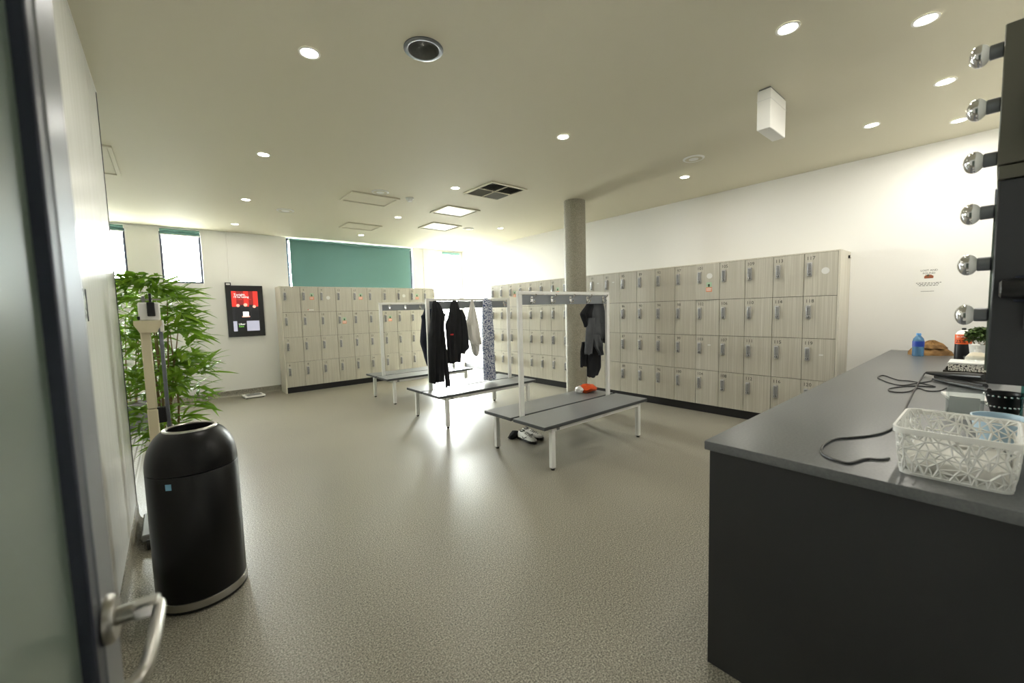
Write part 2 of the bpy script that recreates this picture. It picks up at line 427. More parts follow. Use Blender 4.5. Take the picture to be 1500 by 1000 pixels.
m.box((hx-0.011, -DT-0.048, hz-0.009), (hx+0.011, -DT-0.022, hz+0.009), M_steel, 0.003)
m.tube([(hx, -DT-0.046, hz), (hx-0.012, -DT-0.048, hz), (hx-0.06, -DT-0.048, hz-0.004), (hx-0.105, -DT-0.046, hz-0.006), (hx-0.122, -DT-0.040, hz-0.006), (hx-0.127, -DT-0.026, hz-0.006), (hx-0.127, -DT-0.008, hz-0.006)], 0.0065, M_steel, 10)
m.build('lever', hd)

# ---------------------------------------------------------------- counter along the near wall
CX0 = 1.486; CY1 = 0.68
m = MB(); m.box((CX0, YN, CT-0.034), (XR, CY1, CT), M_counter, 0.004, 2)
tag(m.build('worktop'), 'long grey laminate vanity worktop running to the right wall', 'worktop')
t = thing('vanity_cabinet', 'charcoal vanity cabinet under the long grey worktop', 'cabinet', (CX0+0.016, 0, 0))
m = MB(); m.box((0, YN+0.03, 0.0), (0.02, CY1-0.014, CT-0.034), M_cab, 0.001); m.build('end_panel', t)
m = MB(); m.box((0.02, YN+0.03, 0.1), (XR-CX0-0.046, CY1-0.04, CT-0.034), M_cab); m.build('body', t)
m = MB(); m.box((0.02, YN+0.03, 0.0), (XR-CX0-0.046, CY1-0.09, 0.1), M_kick); m.build('kickboard', t)
for i in range(6):
    a = 0.024 + i*0.669
    m = MB(); m.box((a, CY1-0.04, 0.105), (a+0.665, CY1-0.022, CT-0.04), M_cab, 0.002); m.build('cabinet_door', t)

# ---------------------------------------------------------------- round column
m = MB(); m.lathe([(0.146, 0), (0.146, ZC)], M_column, 40, (4.33, 3.77, 0)); struct(m, 'column', label='speckled round column between the benches and the lockers')

# ---------------------------------------------------------------- lockers
KH = 0.105; LT = 1.885; DHT = (LT-KH)/4
LOCK_ME = None
def lock_mesh():
    m = MB()
    m.box((-0.021, -0.026, -0.072), (0.021, 0.0, 0.072), M_lock, 0.006, 2)
    m.box((-0.015, -0.0285, -0.03), (0.015, -0.0255, 0.058), M_lockpad, 0.001)
    for r in range(5):
        for c in range(2):
            x = -0.007+c*0.014; z = 0.046-r*0.016
            m.box((x-0.0045, -0.031, z-0.005), (x+0.0045, -0.028, z+0.005), M_lock, 0.001)
    m.lathe([(0.013, 0), (0.013, 0.008), (0.009, 0.012)], M_lockpad, 14, (0, -0.026, -0.048), RX(PI/2))
    m.box((-0.003, -0.043, -0.058), (0.003, -0.034, -0.038), M_lock, 0.001)
    return m.mesh('lock')
LOCK_ME = lock_mesh()
def poster_sticker():
    m = MB(); m.box((-0.032, -0.0012, 0.0), (0.032, 0, 0.062), M_green); m.box((-0.036, -0.0016, -0.055), (0.036, 0, 0.0), M_orange_s)
    m.box((-0.012, -0.0018, 0.006), (0.010, -0.0010, 0.040), M_darkprint)
    m.box((-0.03, -0.002, -0.022), (0.03, -0.0015, -0.014), M_white); m.box((-0.03, -0.002, -0.040), (0.026, -0.0015, -0.032), M_white)
    return m.mesh('sticker')
STK_P = poster_sticker()
m = MB(); m.lathe([(0.034, 0), (0.034, 0.0012)], M_stick, 24, (0, 0, 0), RX(PI/2)); STK_R = m.mesh('sticker')
m = MB(); m.box((-0.05, -0.001, -0.008), (0.05, 0, 0.008), M_white); m.box((-0.052, -0.0015, -0.004), (-0.034, -0.0008, 0.008), M_red); STK_S = m.mesh('sticker')
m = MB(); m.box((-0.018, -0.001, -0.007), (0.018, 0, 0.007), M_stick); STK_L = m.mesh('sticker')
DOORS = {}
def door_mesh(Wd):
    k = round(Wd, 4)
    if k not in DOORS:
        m = MB(); m.box((-Wd+0.0025, 0.0015, 0.0025), (-0.0025, 0.018, DHT-0.0025), M_side); m.box((-Wd+0.003, 0, 0.003), (-0.003, 0.002, DHT-0.003), M_door); DOORS[k] = m.mesh('door')
    return DOORS[k]
CARC = {}
def carcass(Wd, D):
    k = (round(Wd, 4), round(D, 3))
    if k not in CARC:
        m = MB(); m.box((0, 0.0195, KH), (Wd, D, LT), M_gap); CARC[k] = m.mesh('carcass')
        m = MB(); m.box((0, 0.03, 0), (Wd, D, KH), M_kick); CARC[k+('k',)] = m.mesh('kickboard')
        m = MB(); m.box((0, 0.0, LT), (Wd, D, LT+0.012), M_side); CARC[k+('t',)] = m.mesh('top_board')
    return CARC[k], CARC[k+('k',)], CARC[k+('t',)]
def locker_column(first, loc, rotz, Wd, D, label, group, extras={}):
    t = thing('locker_stack', label, 'locker', loc, rotz, group)
    c, kb, tb = carcass(Wd, D)
    obj('carcass', c, t); obj('kickboard', kb, t); obj('top_board', tb, t)
    for r in range(4):
        num = first + r
        zt = LT-(r+1)*DHT
        d = obj('door', door_mesh(Wd), t, (Wd, 0, zt))     # hinge on the right-hand edge
        x = lambda v: v-Wd
        obj('lock', LOCK_ME, d, (x(0.053), 0, DHT-0.165))
        obj('number', text_mesh(str(num), 0.052, M_number), d, (x(0.058), -0.0004, DHT-0.052))
        for kind, sx, sz in extras.get(r, ()):
            if kind == 'open': d.rotation_euler = (0, 0, math.radians(4)); continue
            obj('sticker', {'P': STK_P, 'R': STK_R, 'S': STK_S, 'L': STK_L}[kind], d, (x(sx), -0.0002, DHT-sz))
    return t
# far bank: ten columns on the back wall
WL = 0.3017; XL0 = 1.513; YF = 8.03
exL = {1: {0: [('P', 0.19, 0.17), ('S', 0.16, 0.41)]}, 2: {0: [('R', 0.17, 0.19)]}, 3: {1: [('P', 0.14, 0.18)]}, 4: {0: [('P', 0.17, 0.17)]}, 7: {0: [('R', 0.17, 0.15)]}, 8: {0: [('P', 0.17, 0.17)]}, 6: {1: [('P', 0.15, 0.17)]}}
desc = {1: ' with two stickers on its top door', 2: ' with a round sticker', 4: ' with a poster sticker on top'}
ORD = ['first', 'second', 'third', 'fourth', 'fifth', 'sixth', 'seventh', 'eighth', 'ninth', 'tenth', 'eleventh', 'twelfth', 'thirteenth', 'fourteenth', 'fifteenth', 'sixteenth', 'seventeenth', 'eighteenth', 'nineteenth', 'twentieth']
for i in range(10):
    n = 1+4*i
    locker_column(n, (XL0+i*WL, YF, 0), 0, WL, YB-YF-0.075, '%s locker column from the left below the blind%s' % (ORD[i], desc.get(i, '')), 'far lockers under the teal blind', exL.get(i, {}))
m = MB(); m.box((XL0-0.02, YF+0.0, 0), (XL0, YB-0.075, LT+0.012), M_side, 0.001)
tag(m.build('end_panel'), 'pale end board at the left side of the far lockers', 'panel')
# long bank: twenty columns on the right wall, numbered up to 120 at the near end
WR = 0.2878; YR0 = 1.046+20*WR; XF = 5.17
exR = {15: {0: [('R', 0.17, 0.15), ('P', 0.165, 0.29), ('open', 0, 0)]}, 19: {0: [('R', 0.185, 0.19)], 2: [('L', 0.17, 0.17)]}, 15.5: {}, 9: {0: [('L', 0.17, 0.13)]}, 10: {0: [('L', 0.17, 0.13)]}, 6: {0: [('P', 0.17, 0.2)]}, 2: {0: [('P', 0.17, 0.2)]}}
exR[15][2] = [('L', 0.17, 0.12)]
for j in range(20):
    n = 41+4*j
    extra = ', top door ajar' if j == 15 else ''
    locker_column(n, (XF, YR0-j*WR, 0), -PI/2, WR, XR-XF-0.002, '%s locker column from the right wall near end, numbered %d to %d%s' % (ORD[19-j], n, n+3, extra), 'long row of lockers on the right wall', exR.get(j, {}))
m = MB(); m.box((XF, 1.046-0.02, 0), (XR-0.002, 1.046, LT+0.012), M_side, 0.001)
ep = tag(m.build('end_panel'), 'pale end board at the near end of the long locker row', 'panel')
m = MB(); m.box((XF+0.30, 1.046-0.035, LT-0.06), (XF+0.31, 1.046-0.02, LT-0.03), M_black); m.box((XF+0.31, 1.046-0.035, LT-0.06), (XF+0.35, 1.046-0.02, LT-0.053), M_black); m.build('bracket', ep)
m = MB(); m.box((XF, YR0, 0), (XR-0.002, YR0+0.02, LT+0.012), M_side, 0.001); tag(m.build('end_panel'), 'pale end board at the far end of the long locker row', 'panel')

# ---------------------------------------------------------------- changing benches
BL = 1.54; BW = 0.405; SH = 0.40; BZ = 1.545
def bench(name, label, loc):
    t = thing(name, label, 'bench', loc, 0, 'changing benches with hook rails')
    for s in (-1, 1):
        m = MB(); y0, y1 = (0.016, 0.016+BW) if s > 0 else (-0.016-BW, -0.016)
        m.box((-BL/2, y0, SH-0.03), (BL/2, y1, SH-0.001), M_slabedge, 0.003)
        m.box((-BL/2+0.0025, y0+0.0025, SH-0.004), (BL/2-0.0025, y1-0.0025, SH), M_slab)
        m.build('seat', t)
    fx = 0.645
    for s in (-1, 1):
        for q in (-1, 1):
            m = MB(); m.box((s*fx-0.022, q*0.385-0.019, 0.018), (s*fx+0.022, q*0.385+0.022, SH-0.07), M_white, 0.003)
            l = m.build('leg', t)
            m = MB(); m.lathe([(0.017, 0.0), (0.017, 0.012), (0.011, 0.018)], M_black, 14, (s*fx, q*0.385, 0)); m.build('foot', l)
        m = MB(); m.box((s*fx-0.022, -0.404, SH-0.07), (s*fx+0.022, 0.404, SH-0.03), M_white, 0.003); m.build('cross_rail', t)
        m = MB(); m.box((s*fx-0.023, -0.0155, SH-0.03), (s*fx+0.023, 0.0155, BZ-0.03), M_white, 0.003); m.build('post', t)
    for q in (-1, 1):
        m = MB(); m.box((-fx+0.022, q*0.385-0.016, SH-0.066), (fx-0.022, q*0.385+0.016, SH-0.031), M_white, 0.003); r = m.build('side_rail', t)
        if q < 0:
            m = MB(); m.box((-fx+0.04, -0.4025, SH-0.06), (-fx+0.075, -0.4005, SH-0.038), M_grey_pl); m.build('plate', r)
    m = MB(); m.box((-fx-0.023, -0.0155, BZ-0.03), (fx+0.023, 0.0155, BZ), M_white, 0.003); m.build('top_rail', t)
    m = MB(); m.box((-fx+0.023, -0.009, BZ-0.125), (fx-0.023, 0.009, BZ-0.034), M_board, 0.002); hb = m.build('hook_board', t)
    m = MB()
    m.box((-0.011, -0.013, -0.03), (0.011, -0.009, 0.02), M_chrome, 0.002)
    m.tube([(0, -0.012, 0.008), (0, -0.03, 0.010), (0, -0.048, 0.018), (0, -0.056, 0.034)], [0.005, 0.0045, 0.0045, 0.006], M_chrome, 8)
    m.tube([(0, -0.012, -0.018), (0, -0.026, -0.026), (0, -0.038, -0.020), (0, -0.042, -0.006)], [0.005, 0.0045, 0.0045, 0.006], M_chrome, 8)
    for v in m.bm.verts: v.co = Vector((v.co.x*1.5, -0.009+(v.co.y+0.009)*1.3, v.co.z*1.35))
    hk = m.mesh('hook')
    for i in range(5):
        x = -0.50+i*0.265
        obj('hook', hk, hb, (x, 0, BZ-0.075)); obj('hook', hk, hb, (x, 0, BZ-0.075), PI)
    return t
bench('changing_bench', 'nearest double-sided grey bench with an orange bag on it', (3.075, 2.785, 0))
bench('changing_bench', 'middle double-sided grey bench hung with coats and a scarf', (3.09, 4.53, 0))
bench('changing_bench', 'farthest double-sided grey bench in front of the far lockers', (3.175, 6.2, 0))

# ---------------------------------------------------------------- hanging clothes
def lerp(a, b, t): return a+(b-a)*t
def garment(mb, secs, mt, y, n=36, lev=26, folds=5, amp=0.015, seed=1, flat=0.9):
    rnd = random.Random(seed); ph = [rnd.uniform(0, 6.28) for _ in range(4)]
    zs0, zs1 = secs[0][0], secs[-1][0]; rs = []
    for k in range(lev+1):
        z = lerp(zs0, zs1, k/lev)
        for a, b in zip(secs[:-1], secs[1:]):
            if a[0] >= z >= b[0]-1e-9: break
        u = (a[0]-z)/max(1e-6, a[0]-b[0]); u = u*u*(3-2*u)*0.5+u*0.5
        xl, xr, th = (lerp(a[i], b[i], u) for i in (1, 2, 3))
        xc, hw = (xl+xr)/2, (xr-xl)/2; ring = []; g = min(1.0, 0.25+k/lev*1.4)
        for i in range(n):
            t = 2*PI*i/n; c, s = math.cos(t), math.sin(t)
            x = xc+hw*math.copysign(abs(c)**flat, c)
            q = math.sin(folds*c*2.2+ph[0]+z*3.2+0.8*math.sin(5*z+ph[3])) + 0.7*math.sin(folds*3.3*c+ph[1]-z*5.1)
            side = math.sin(t)
            yy = y + th/2*math.copysign(abs(side)**0.7, side) + amp*g*q*(0.45+0.55*abs(side)) 
            zz = z + (0.012*math.sin(4*c+ph[2]) if k == lev else 0)
            ring.append((x, yy, zz))
        rs.append(ring)
    mb.rings(rs, mt)
def hang(name, label, cat, y, parts, group=None):
    x0 = (parts[0][1][0][1]+parts[0][1][0][2])/2
    t = thing(name, label, cat, (x0, y, parts[0][1][0][0]), 0, group)
    for nm, secs, mt, kw in parts:
        m = MB(); garment(m, [(z-parts[0][1][0][0], a-x0, b-x0, th) for z, a, b, th in secs], mt, kw.pop('dy', 0.0), **kw); m.build(nm, t, sharp=80)
    return t
YA = 4.53-0.075
hang('long_coat', 'long black coat hanging beside the left post of the middle bench', 'coat', YA, [
    ('body', [(1.515, 2.49, 2.53, 0.03), (1.49, 2.475, 2.572, 0.06), (1.36, 2.455, 2.632, 0.09), (1.19, 2.437, 2.60, 0.09), (1.07, 2.41, 2.60, 0.09), (0.83, 2.397, 2.60, 0.10), (0.51, 2.39, 2.585, 0.10)], M_blackcloth, dict(seed=2, folds=4)),
    ('sleeve', [(1.36, 2.585, 2.632, 0.05), (1.19, 2.565, 2.60, 0.06), (1.0, 2.575, 2.615, 0.06), (0.82, 2.585, 2.637, 0.06), (0.436, 2.60, 2.667, 0.05)], M_blackcloth, dict(seed=3, folds=2, dy=-0.03, amp=0.004))])
hang('navy_jacket', 'navy jacket hanging behind the left post of the middle bench', 'jacket', 4.53+0.08, [
    ('body', [(1.45, 2.49, 2.53, 0.03), (1.42, 2.45, 2.56, 0.06), (1.31, 2.41, 2.60, 0.08), (1.005, 2.374, 2.60, 0.09), (0.837, 2.415, 2.58, 0.09), (0.69, 2.455, 2.56, 0.08)], M_navy, dict(seed=5, folds=3)),
    ('collar', [(1.36, 2.43, 2.47, 0.05), (1.33, 2.40, 2.46, 0.06), (1.30, 2.405, 2.45, 0.05)], M_navy, dict(seed=6, folds=2, amp=0.002, lev=8))])
j2 = hang('black_jacket', 'short black jacket hanging second from the left on the middle bench', 'jacket', YA, [
    ('body', [(1.52, 2.775, 2.805, 0.03), (1.48, 2.736, 2.842, 0.06), (1.30, 2.69, 2.90, 0.09), (1.228, 2.648, 2.90, 0.09), (1.06, 2.654, 2.89, 0.09), (0.88, 2.66, 2.865, 0.09), (0.725, 2.665, 2.852, 0.08)], M_blackcloth, dict(seed=8, folds=4)),
    ('sleeve', [(1.40, 2.83, 2.885, 0.05), (1.30, 2.85, 2.932, 0.07), (1.10, 2.85, 2.955, 0.07), (0.90, 2.845, 2.968, 0.07), (0.84, 2.84, 2.89, 0.05)], M_blackcloth, dict(seed=9, folds=2, dy=-0.025, amp=0.005))])
m = MB(); m.box((-0.022, 0, -0.009), (0.022, 0.004, 0.009), M_red); m.build('logo_patch', j2, (2.70-2.79, -0.062, 1.09-1.52))
hang('white_towel', 'white cotton garment hanging between the black jacket and the scarf', 'garment', YA, [
    ('upper', [(1.526, 3.05, 3.075, 0.03), (1.35, 3.0, 3.11, 0.06), (1.20, 2.955, 3.14, 0.07), (1.06, 2.968, 3.165, 0.08), (0.93, 3.03, 3.197, 0.06)], M_whitecloth, dict(seed=11, folds=4)),
    ('lower_fold', [(1.10, 2.99, 3.15, 0.05), (0.92, 3.035, 3.175, 0.06), (0.85, 3.05, 3.165, 0.05), (0.78, 3.085, 3.14, 0.03)], M_whitecloth, dict(seed=12, folds=3, dy=0.02))])
hang('patterned_scarf', 'long blue and white patterned scarf hanging on the middle bench', 'scarf', YA, [
    ('fabric', [(1.545, 3.27, 3.30, 0.03), (1.50, 3.24, 3.38, 0.07), (1.30, 3.225, 3.385, 0.08), (1.05, 3.213, 3.392, 0.08), (0.60, 3.213, 3.40, 0.08), (0.43, 3.217, 3.414, 0.08)], M_scarf, dict(seed=14, folds=6, amp=0.012))])
YC = 2.785+0.075
hang('grey_jacket', 'grey jacket hanging on the far side of the nearest bench', 'jacket', YC, [
    ('body', [(1.47, 3.58, 3.70, 0.04), (1.43, 3.50, 3.74, 0.06), (1.25, 3.50, 3.775, 0.08), (1.05, 3.50, 3.81, 0.09), (0.985, 3.62, 3.833, 0.07)], M_greycloth, dict(seed=21, folds=4)),
    ('sleeve', [(1.27, 3.44, 3.55, 0.06), (1.05, 3.415, 3.52, 0.07), (0.885, 3.393, 3.50, 0.06)], M_greycloth, dict(seed=22, folds=2, dy=-0.03, amp=0.004)),
    ('hem', [(1.08, 3.50, 3.66, 0.05), (0.96, 3.54, 3.68, 0.05), (0.855, 3.64, 3.68, 0.03)], M_greycloth, dict(seed=23, folds=3, dy=-0.03)),
    ('hood', [(1.43, 3.47, 3.60, 0.05), (1.314, 3.36, 3.56, 0.07), (1.18, 3.425, 3.52, 0.05)], M_blackcloth, dict(seed=24, folds=3, dy=0.0))])
hang('black_trousers', 'black trousers hanging under the grey jacket on the nearest bench', 'trousers', YC+0.07, [
    ('leg', [(1.42, 3.58, 3.72, 0.04), (0.98, 3.54, 3.775, 0.06), (0.70, 3.545, 3.775, 0.06), (0.60, 3.545, 3.72, 0.05)], M_blackcloth, dict(seed=25, folds=3, amp=0.005)),
    ('leg', [(1.0, 3.50, 3.62, 0.05), (0.885, 3.47, 3.60, 0.05), (0.73, 3.463, 3.56, 0.04)], M_blackcloth, dict(seed=26, folds=2, amp=0.004, dy=0.03))])

# orange bag on the near bench
t = thing('orange_bag', 'small orange and white plastic bag lying on the nearest bench', 'bag', (3.66, 3.05, SH), math.radians(-12))
def blob(mb, secs, mt, n=20, seed=1, amp=0.006):
    rnd = random.Random(seed); rs = []
    for x, hy, z0, z1 in secs:
        zc, hz_ = (z0+z1)/2, (z1-z0)/2
        rs.append([(x+rnd.uniform(-amp, amp)*0.5, hy*math.cos(2*PI*k/n)+rnd.uniform(-amp, amp), max(z0, zc+hz_*math.sin(2*PI*k/n)+rnd.uniform(-amp, amp)*0.7)) for k in range(n)])
    mb.rings(rs, mt)
m = MB(); blob(m, [(-0.085, 0.05, 0.012, 0.065), (-0.05, 0.075, 0, 0.088), (0.0, 0.09, 0, 0.096), (0.06, 0.085, 0, 0.09), (0.10, 0.065, 0.002, 0.075), (0.135, 0.03, 0.015, 0.05), (0.145, 0.012, 0.025, 0.038)], M_orange, seed=4, amp=0.014); m.build('pouch', t, sharp=60)
m = MB(); blob(m, [(-0.138, 0.02, 0.02, 0.05), (-0.125, 0.045, 0.008, 0.07), (-0.10, 0.055, 0.002, 0.082), (-0.075, 0.055, 0.008, 0.078)], M_white_pl, seed=5, amp=0.01); m.build('white_end', t, sharp=60)

# trainers under the near bench
def shoe_mesh_parts():
    m = MB(); out = [(-0.13, 0.0), (-0.125, 0.03), (-0.08, 0.036), (0.0, 0.036), (0.06, 0.046), (0.11, 0.040), (0.14, 0.018), (0.145, 0.0)]
    loop = out + [(x, -y) for x, y in reversed(out[1:-1])]
    m.rings([[(x, y*0.95, 0) for x, y in loop], [(x*1.02, y*1.05, 0.014) for x, y in loop], [(x, y, 0.028) for x, y in loop]], M_black); sole = m.mesh('sole')
    m = MB(); rs = []
    for x, hy, zt in ((-0.125, 0.022, 0.085), (-0.10, 0.033, 0.098), (-0.06, 0.036, 0.095), (-0.02, 0.037, 0.092), (0.03, 0.040, 0.075), (0.08, 0.043, 0.058), (0.115, 0.037, 0.05), (0.137, 0.018, 0.04)):
        ring = []
        for k in range(14):
            a = PI*k/13; ring.append((x, hy*math.cos(a), 0.026+(zt-0.026)*max(0.0, math.sin(a))**0.7))
        rs.append(ring)
    m.rings(rs, M_white_pl); upper = m.mesh('upper')
    m = MB()
    for i in range(5):
        x = -0.005+i*0.02; z = 0.090-i*0.0075
        m.tube([(x, -0.024, z-0.010), (x+0.004, 0, z+0.004), (x, 0.024, z-0.010)], 0.0028, M_grey_pl, 6)
    lace = m.mesh('laces')
    m = MB()
    for s in (-1, 1): m.tube([(-0.03, s*0.040, 0.045), (0.0, s*0.042, 0.035), (0.04, s*0.040, 0.06)], 0.004, M_black, 6)
    m.lathe([(0.026, 0.088), (0.03, 0.099), (0.024, 0.100), (0.02, 0.09)], M_black, 16, (-0.075, 0, 0)); trim = m.mesh('trim')
    return sole, upper, lace, trim
SP = shoe_mesh_parts()
for (x, y, a, lb) in ((2.79, 3.13, math.radians(-92), 'white trainer under the nearest bench, closer to the bench leg'), (2.90, 3.17, math.radians(-78), 'white trainer under the nearest bench, the right-hand one of the pair')):
    t = thing('trainer', lb, 'shoe', (x, y, 0), a, 'pair of white trainers')
    for nm, me in zip(('sole', 'upper', 'laces', 'trim'), SP): obj(nm, me, t)
m = MB(); blob(m, [(-0.07, 0.02, 0, 0.03), (-0.04, 0.035, 0, 0.06), (0.0, 0.04, 0, 0.085), (0.04, 0.035, 0, 0.07), (0.065, 0.015, 0, 0.03)], M_blackcloth, seed=8, amp=0.01)
o = tag(m.build('black_sock', None, (2.76, 3.30, 0)), 'crumpled black sock behind the white trainers', 'sock')

# ---------------------------------------------------------------- black bullet bin
t = thing('waste_bin', 'tall black dome-topped waste bin beside the partition', 'bin', (0.04, 2.54, 0))
m = MB(); m.lathe([(0.176, 0.0), (0.186, 0.004), (0.186, 0.012), (0.18, 0.014)], M_black, 48); m.build('base', t)
m = MB(); m.lathe([(0.183, 0.014), (0.187, 0.016), (0.187, 0.05), (0.183, 0.052)], M_steel, 48); m.build('base_ring', t)
m = MB(); m.lathe([(0.182, 0.052), (0.184, 0.058), (0.184, 0.65), (0.182, 0.653)], M_binblack, 48); m.build('body', t)
prof = [(0.18, 0.6555), (0.184, 0.658)]
for k in range(1, 13):
    a = k/12*math.radians(66); prof.append((0.094+0.09*math.cos(a*1.36) if False else 0.184*math.cos(a)**0.62, 0.658+0.2*math.sin(a)))
rt = prof[-1][0]; zt = prof[-1][1]
m = MB(); m.lathe(prof+[(rt-0.012, zt+0.002), (rt-0.014, zt-0.02), (rt-0.02, zt-0.16), (0.001, zt-0.17)], M_binblack, 48, caps=False); dome = m.build('dome', t)
m = MB(); m.lathe([(rt+0.004, zt-0.003), (rt+0.002, zt+0.004), (rt-0.008, zt+0.006), (rt-0.014, zt+0.001), (rt-0.012, zt-0.006)], M_steel, 48, caps=False); m.build('rim', dome)
m = MB(); m.box((-0.012, -0.1855, 0.60), (0.012, -0.1835, 0.628), M_stick); st = m.build('sticker', t); st.rotation_euler = (0, 0, math.radians(-32))
m2 = mat('sticker_blue', (120, 176, 206), 0.5); st.data.materials[0] = m2

# ---------------------------------------------------------------- physician scale
t = thing('physician_scale', 'cream upright beam scale with grey height rod behind the bin', 'scale', (-0.085, 3.28, 0))
m = MB(); m.box((-0.14, -0.02, 0.03), (0.14, 0.36, 0.075), M_grey_pl, 0.008); m.build('platform', t)
m = MB(); m.box((-0.05, -0.10, 0.02), (0.05, 0.02, 0.09), M_cream_pl, 0.006); m.build('base', t)
for s in (-1, 1):
    m = MB(); m.cyl((s*0.10-0.012, -0.06, 0.03), (s*0.10+0.012, -0.06, 0.03), 0.03, M_black, 18); m.box((s*0.10-0.004, -0.06, 0.03), (s*0.10+0.004, 0.0, 0.05), M_black); m.build('wheel', t)
m = MB(); m.box((-0.057, -0.03, 0.08), (-0.007, 0.03, 0.835), M_cream_pl, 0.006); m.box((-0.055, -0.028, 0.838), (-0.009, 0.028, 1.31), M_cream_pl, 0.006); m.build('column', t)
m = MB(); m.prism([(-0.079, -0.05, 1.37), (0.047, -0.05, 1.37), (0.047, -0.05, 1.345), (0.02, -0.05, 1.298), (-0.055, -0.05, 1.298), (-0.079, -0.05, 1.345)], (0, 0.1, 0), M_cream_pl); hd = m.build('head', t)
m = MB(); m.box((-0.055, -0.035, 1.37), (0.044, 0.035, 1.478), M_white_pl, 0.006); m.build('beam_box', hd)
m = MB(); m.box((-0.014, -0.055, 1.395), (0.022, -0.034, 1.478), M_black, 0.003); m.cyl((0.004, -0.045, 1.478), (0.004, -0.045, 1.53), 0.007, M_black, 10); m.build('sliding_weight', hd)
m = MB(); m.cyl((-0.04, -0.02, 1.495), (0.05, -0.02, 1.495), 0.005, M_steel, 8); m.box((-0.035, -0.03, 1.478), (-0.02, -0.01, 1.515), M_grey_pl, 0.002); m.box((-0.06, -0.05, 1.375), (-0.048, -0.036, 1.395), M_black); m.build('beam', hd)
m = MB(); m.box((0.028, -0.012, 0.60), (0.048, 0.012, 1.36), M_alu, 0.002); rod = m.build('height_rod', t)
m = MB(); m.box((0.036, -0.016, 1.30), (0.056, 0.016, 1.37), M_white_pl, 0.003); m.build('rod_bracket', rod)
m = MB(); m.box((-0.012, -0.02, 0.745), (0.03, 0.02, 0.84), M_black, 0.003); m.build('clamp', rod)

# ---------------------------------------------------------------- plants
def leaf_mesh(L, w, droop):
    m = MB(); rs = []
    pts = [(0, 0.06), (0.15, 0.55), (0.4, 1.0), (0.7, 0.7), (0.9, 0.28), (1.0, 0.02)]
    for u, ww in pts:
        z = -droop*L*u*u; rs.append([(u*L, -w*ww/2, z+0.15*w*ww), (u*L, 0, z), (u*L, w*ww/2, z+0.15*w*ww)])
    m.rings(rs, M_leaf, caps=False, closed=False)
    return m
def bamboo(name, label, loc, pot, canes, nleaf, nstuff, rx, ry, zlo, zhi, seed, group):
    rnd = random.Random(seed); t = thing(name, label, 'plant', loc, 0, group)
    pot(t)
    tips = []
    m = MB(); mats = 0
    for i in range(canes):
        a = rnd.uniform(0, 2*PI); r0 = rnd.uniform(0.01, 0.06); h = rnd.uniform(0.75, 1.0)*(zhi-0.15)
        p = Vector((r0*math.cos(a), r0*math.sin(a), 0.2)); q = Vector((rx*0.55*math.cos(a)*rnd.uniform(0.4, 1), ry*0.55*math.sin(a)*rnd.uniform(0.4, 1), h))
        mid = p.lerp(q, 0.5) + Vector((rnd.uniform(-0.03, 0.03), rnd.uniform(-0.03, 0.03), 0)); path = [p, mid, q]
        cm = MB(); cm.tube(path, [0.009, 0.007, 0.003], M_cane, 7); cm.build('cane', t)
        tips.append((p, mid, q))
    var = [leaf_mesh(L, w, d) for L, w, d in ((0.17, 0.031, 0.25), (0.14, 0.028, 0.45), (0.21, 0.033, 0.15), (0.13, 0.029, 0.7))]
    ms = [v.mesh('leaf') for v in var]
    stuff = MB()
    spots = []
    k = 0
    while len(spots) < nleaf+nstuff:
        u = rnd.random(); z = lerp(zlo, zhi, u)
        env = math.sin(PI*min(1, max(0.0, 0.12+0.80*u)))**0.6
        # twigs: clusters of 5-7 leaves
        a = rnd.uniform(0, 2*PI); r = math.sqrt(rnd.random())
        c = Vector((rx*env*r*math.cos(a), ry*env*r*math.sin(a), z))
        for j in range(rnd.randint(4, 7)):
            yaw = a + rnd.gauss(0, 0.9); pit = rnd.uniform(-0.3, 0.75)
            tip = Vector(loc)+c+0.2*Vector((math.cos(yaw), math.sin(yaw), 0))
            if min(tip.x, loc[0]+c.x) < XP+0.03 and min(tip.y, loc[1]+c.y) < YP+0.04: continue
            spots.append((c+Vector((rnd.gauss(0, 0.015), rnd.gauss(0, 0.015), rnd.gauss(0, 0.015))), yaw, pit, rnd.uniform(-0.7, 0.7), rnd.uniform(0.7, 1.2), rnd.randrange(4)))
    rnd.shuffle(spots)
    for c, yaw, pit, roll, sc, vi in spots[:nleaf]:
        o = obj('leaf', ms[vi], t, c); o.rotation_euler = (roll, -pit, yaw); o.scale = (sc, sc, sc)
    if nstuff:
        for c, yaw, pit, roll, sc, vi in spots[nleaf:nleaf+nstuff]:
            R = (Matrix.Rotation(yaw, 3, 'Z') @ Matrix.Rotation(-pit, 3, 'Y') @ Matrix.Rotation(roll, 3, 'X'))
            L, w, d = ((0.17, 0.031, 0.25), (0.14, 0.028, 0.45), (0.21, 0.033, 0.15), (0.13, 0.029, 0.7))[vi]
            rs = []
            for uu, ww in ((0, 0.06), (0.3, 0.9), (0.65, 0.8), (1.0, 0.03)):
                zz = -d*L*uu*uu
                rs.append([c + sc*(R @ Vector((uu*L, s*w*ww/2, zz+abs(s)*0.15*w*ww))) for s in (-1, 0, 1)])
            stuff.rings(rs, M_leaf, caps=False, closed=False)
        o = stuff.build('leaves', t); o['kind'] = 'stuff'
    return t
def pot_round(t):
    m = MB(); m.lathe([(0.10, 0), (0.135, 0.30), (0.14, 0.305), (0.13, 0.305), (0.122, 0.26)], M_pot, 32, caps=False); m.poly([(0.1*math.cos(a*PI/12), 0.1*math.sin(a*PI/12), 0.001) for a in range(24)], M_pot); p = m.build('pot', t)
    m = MB(); m.lathe([(0.001, 0.26), (0.123, 0.262)], M_soil, 24, caps=False); m.build('soil', p)
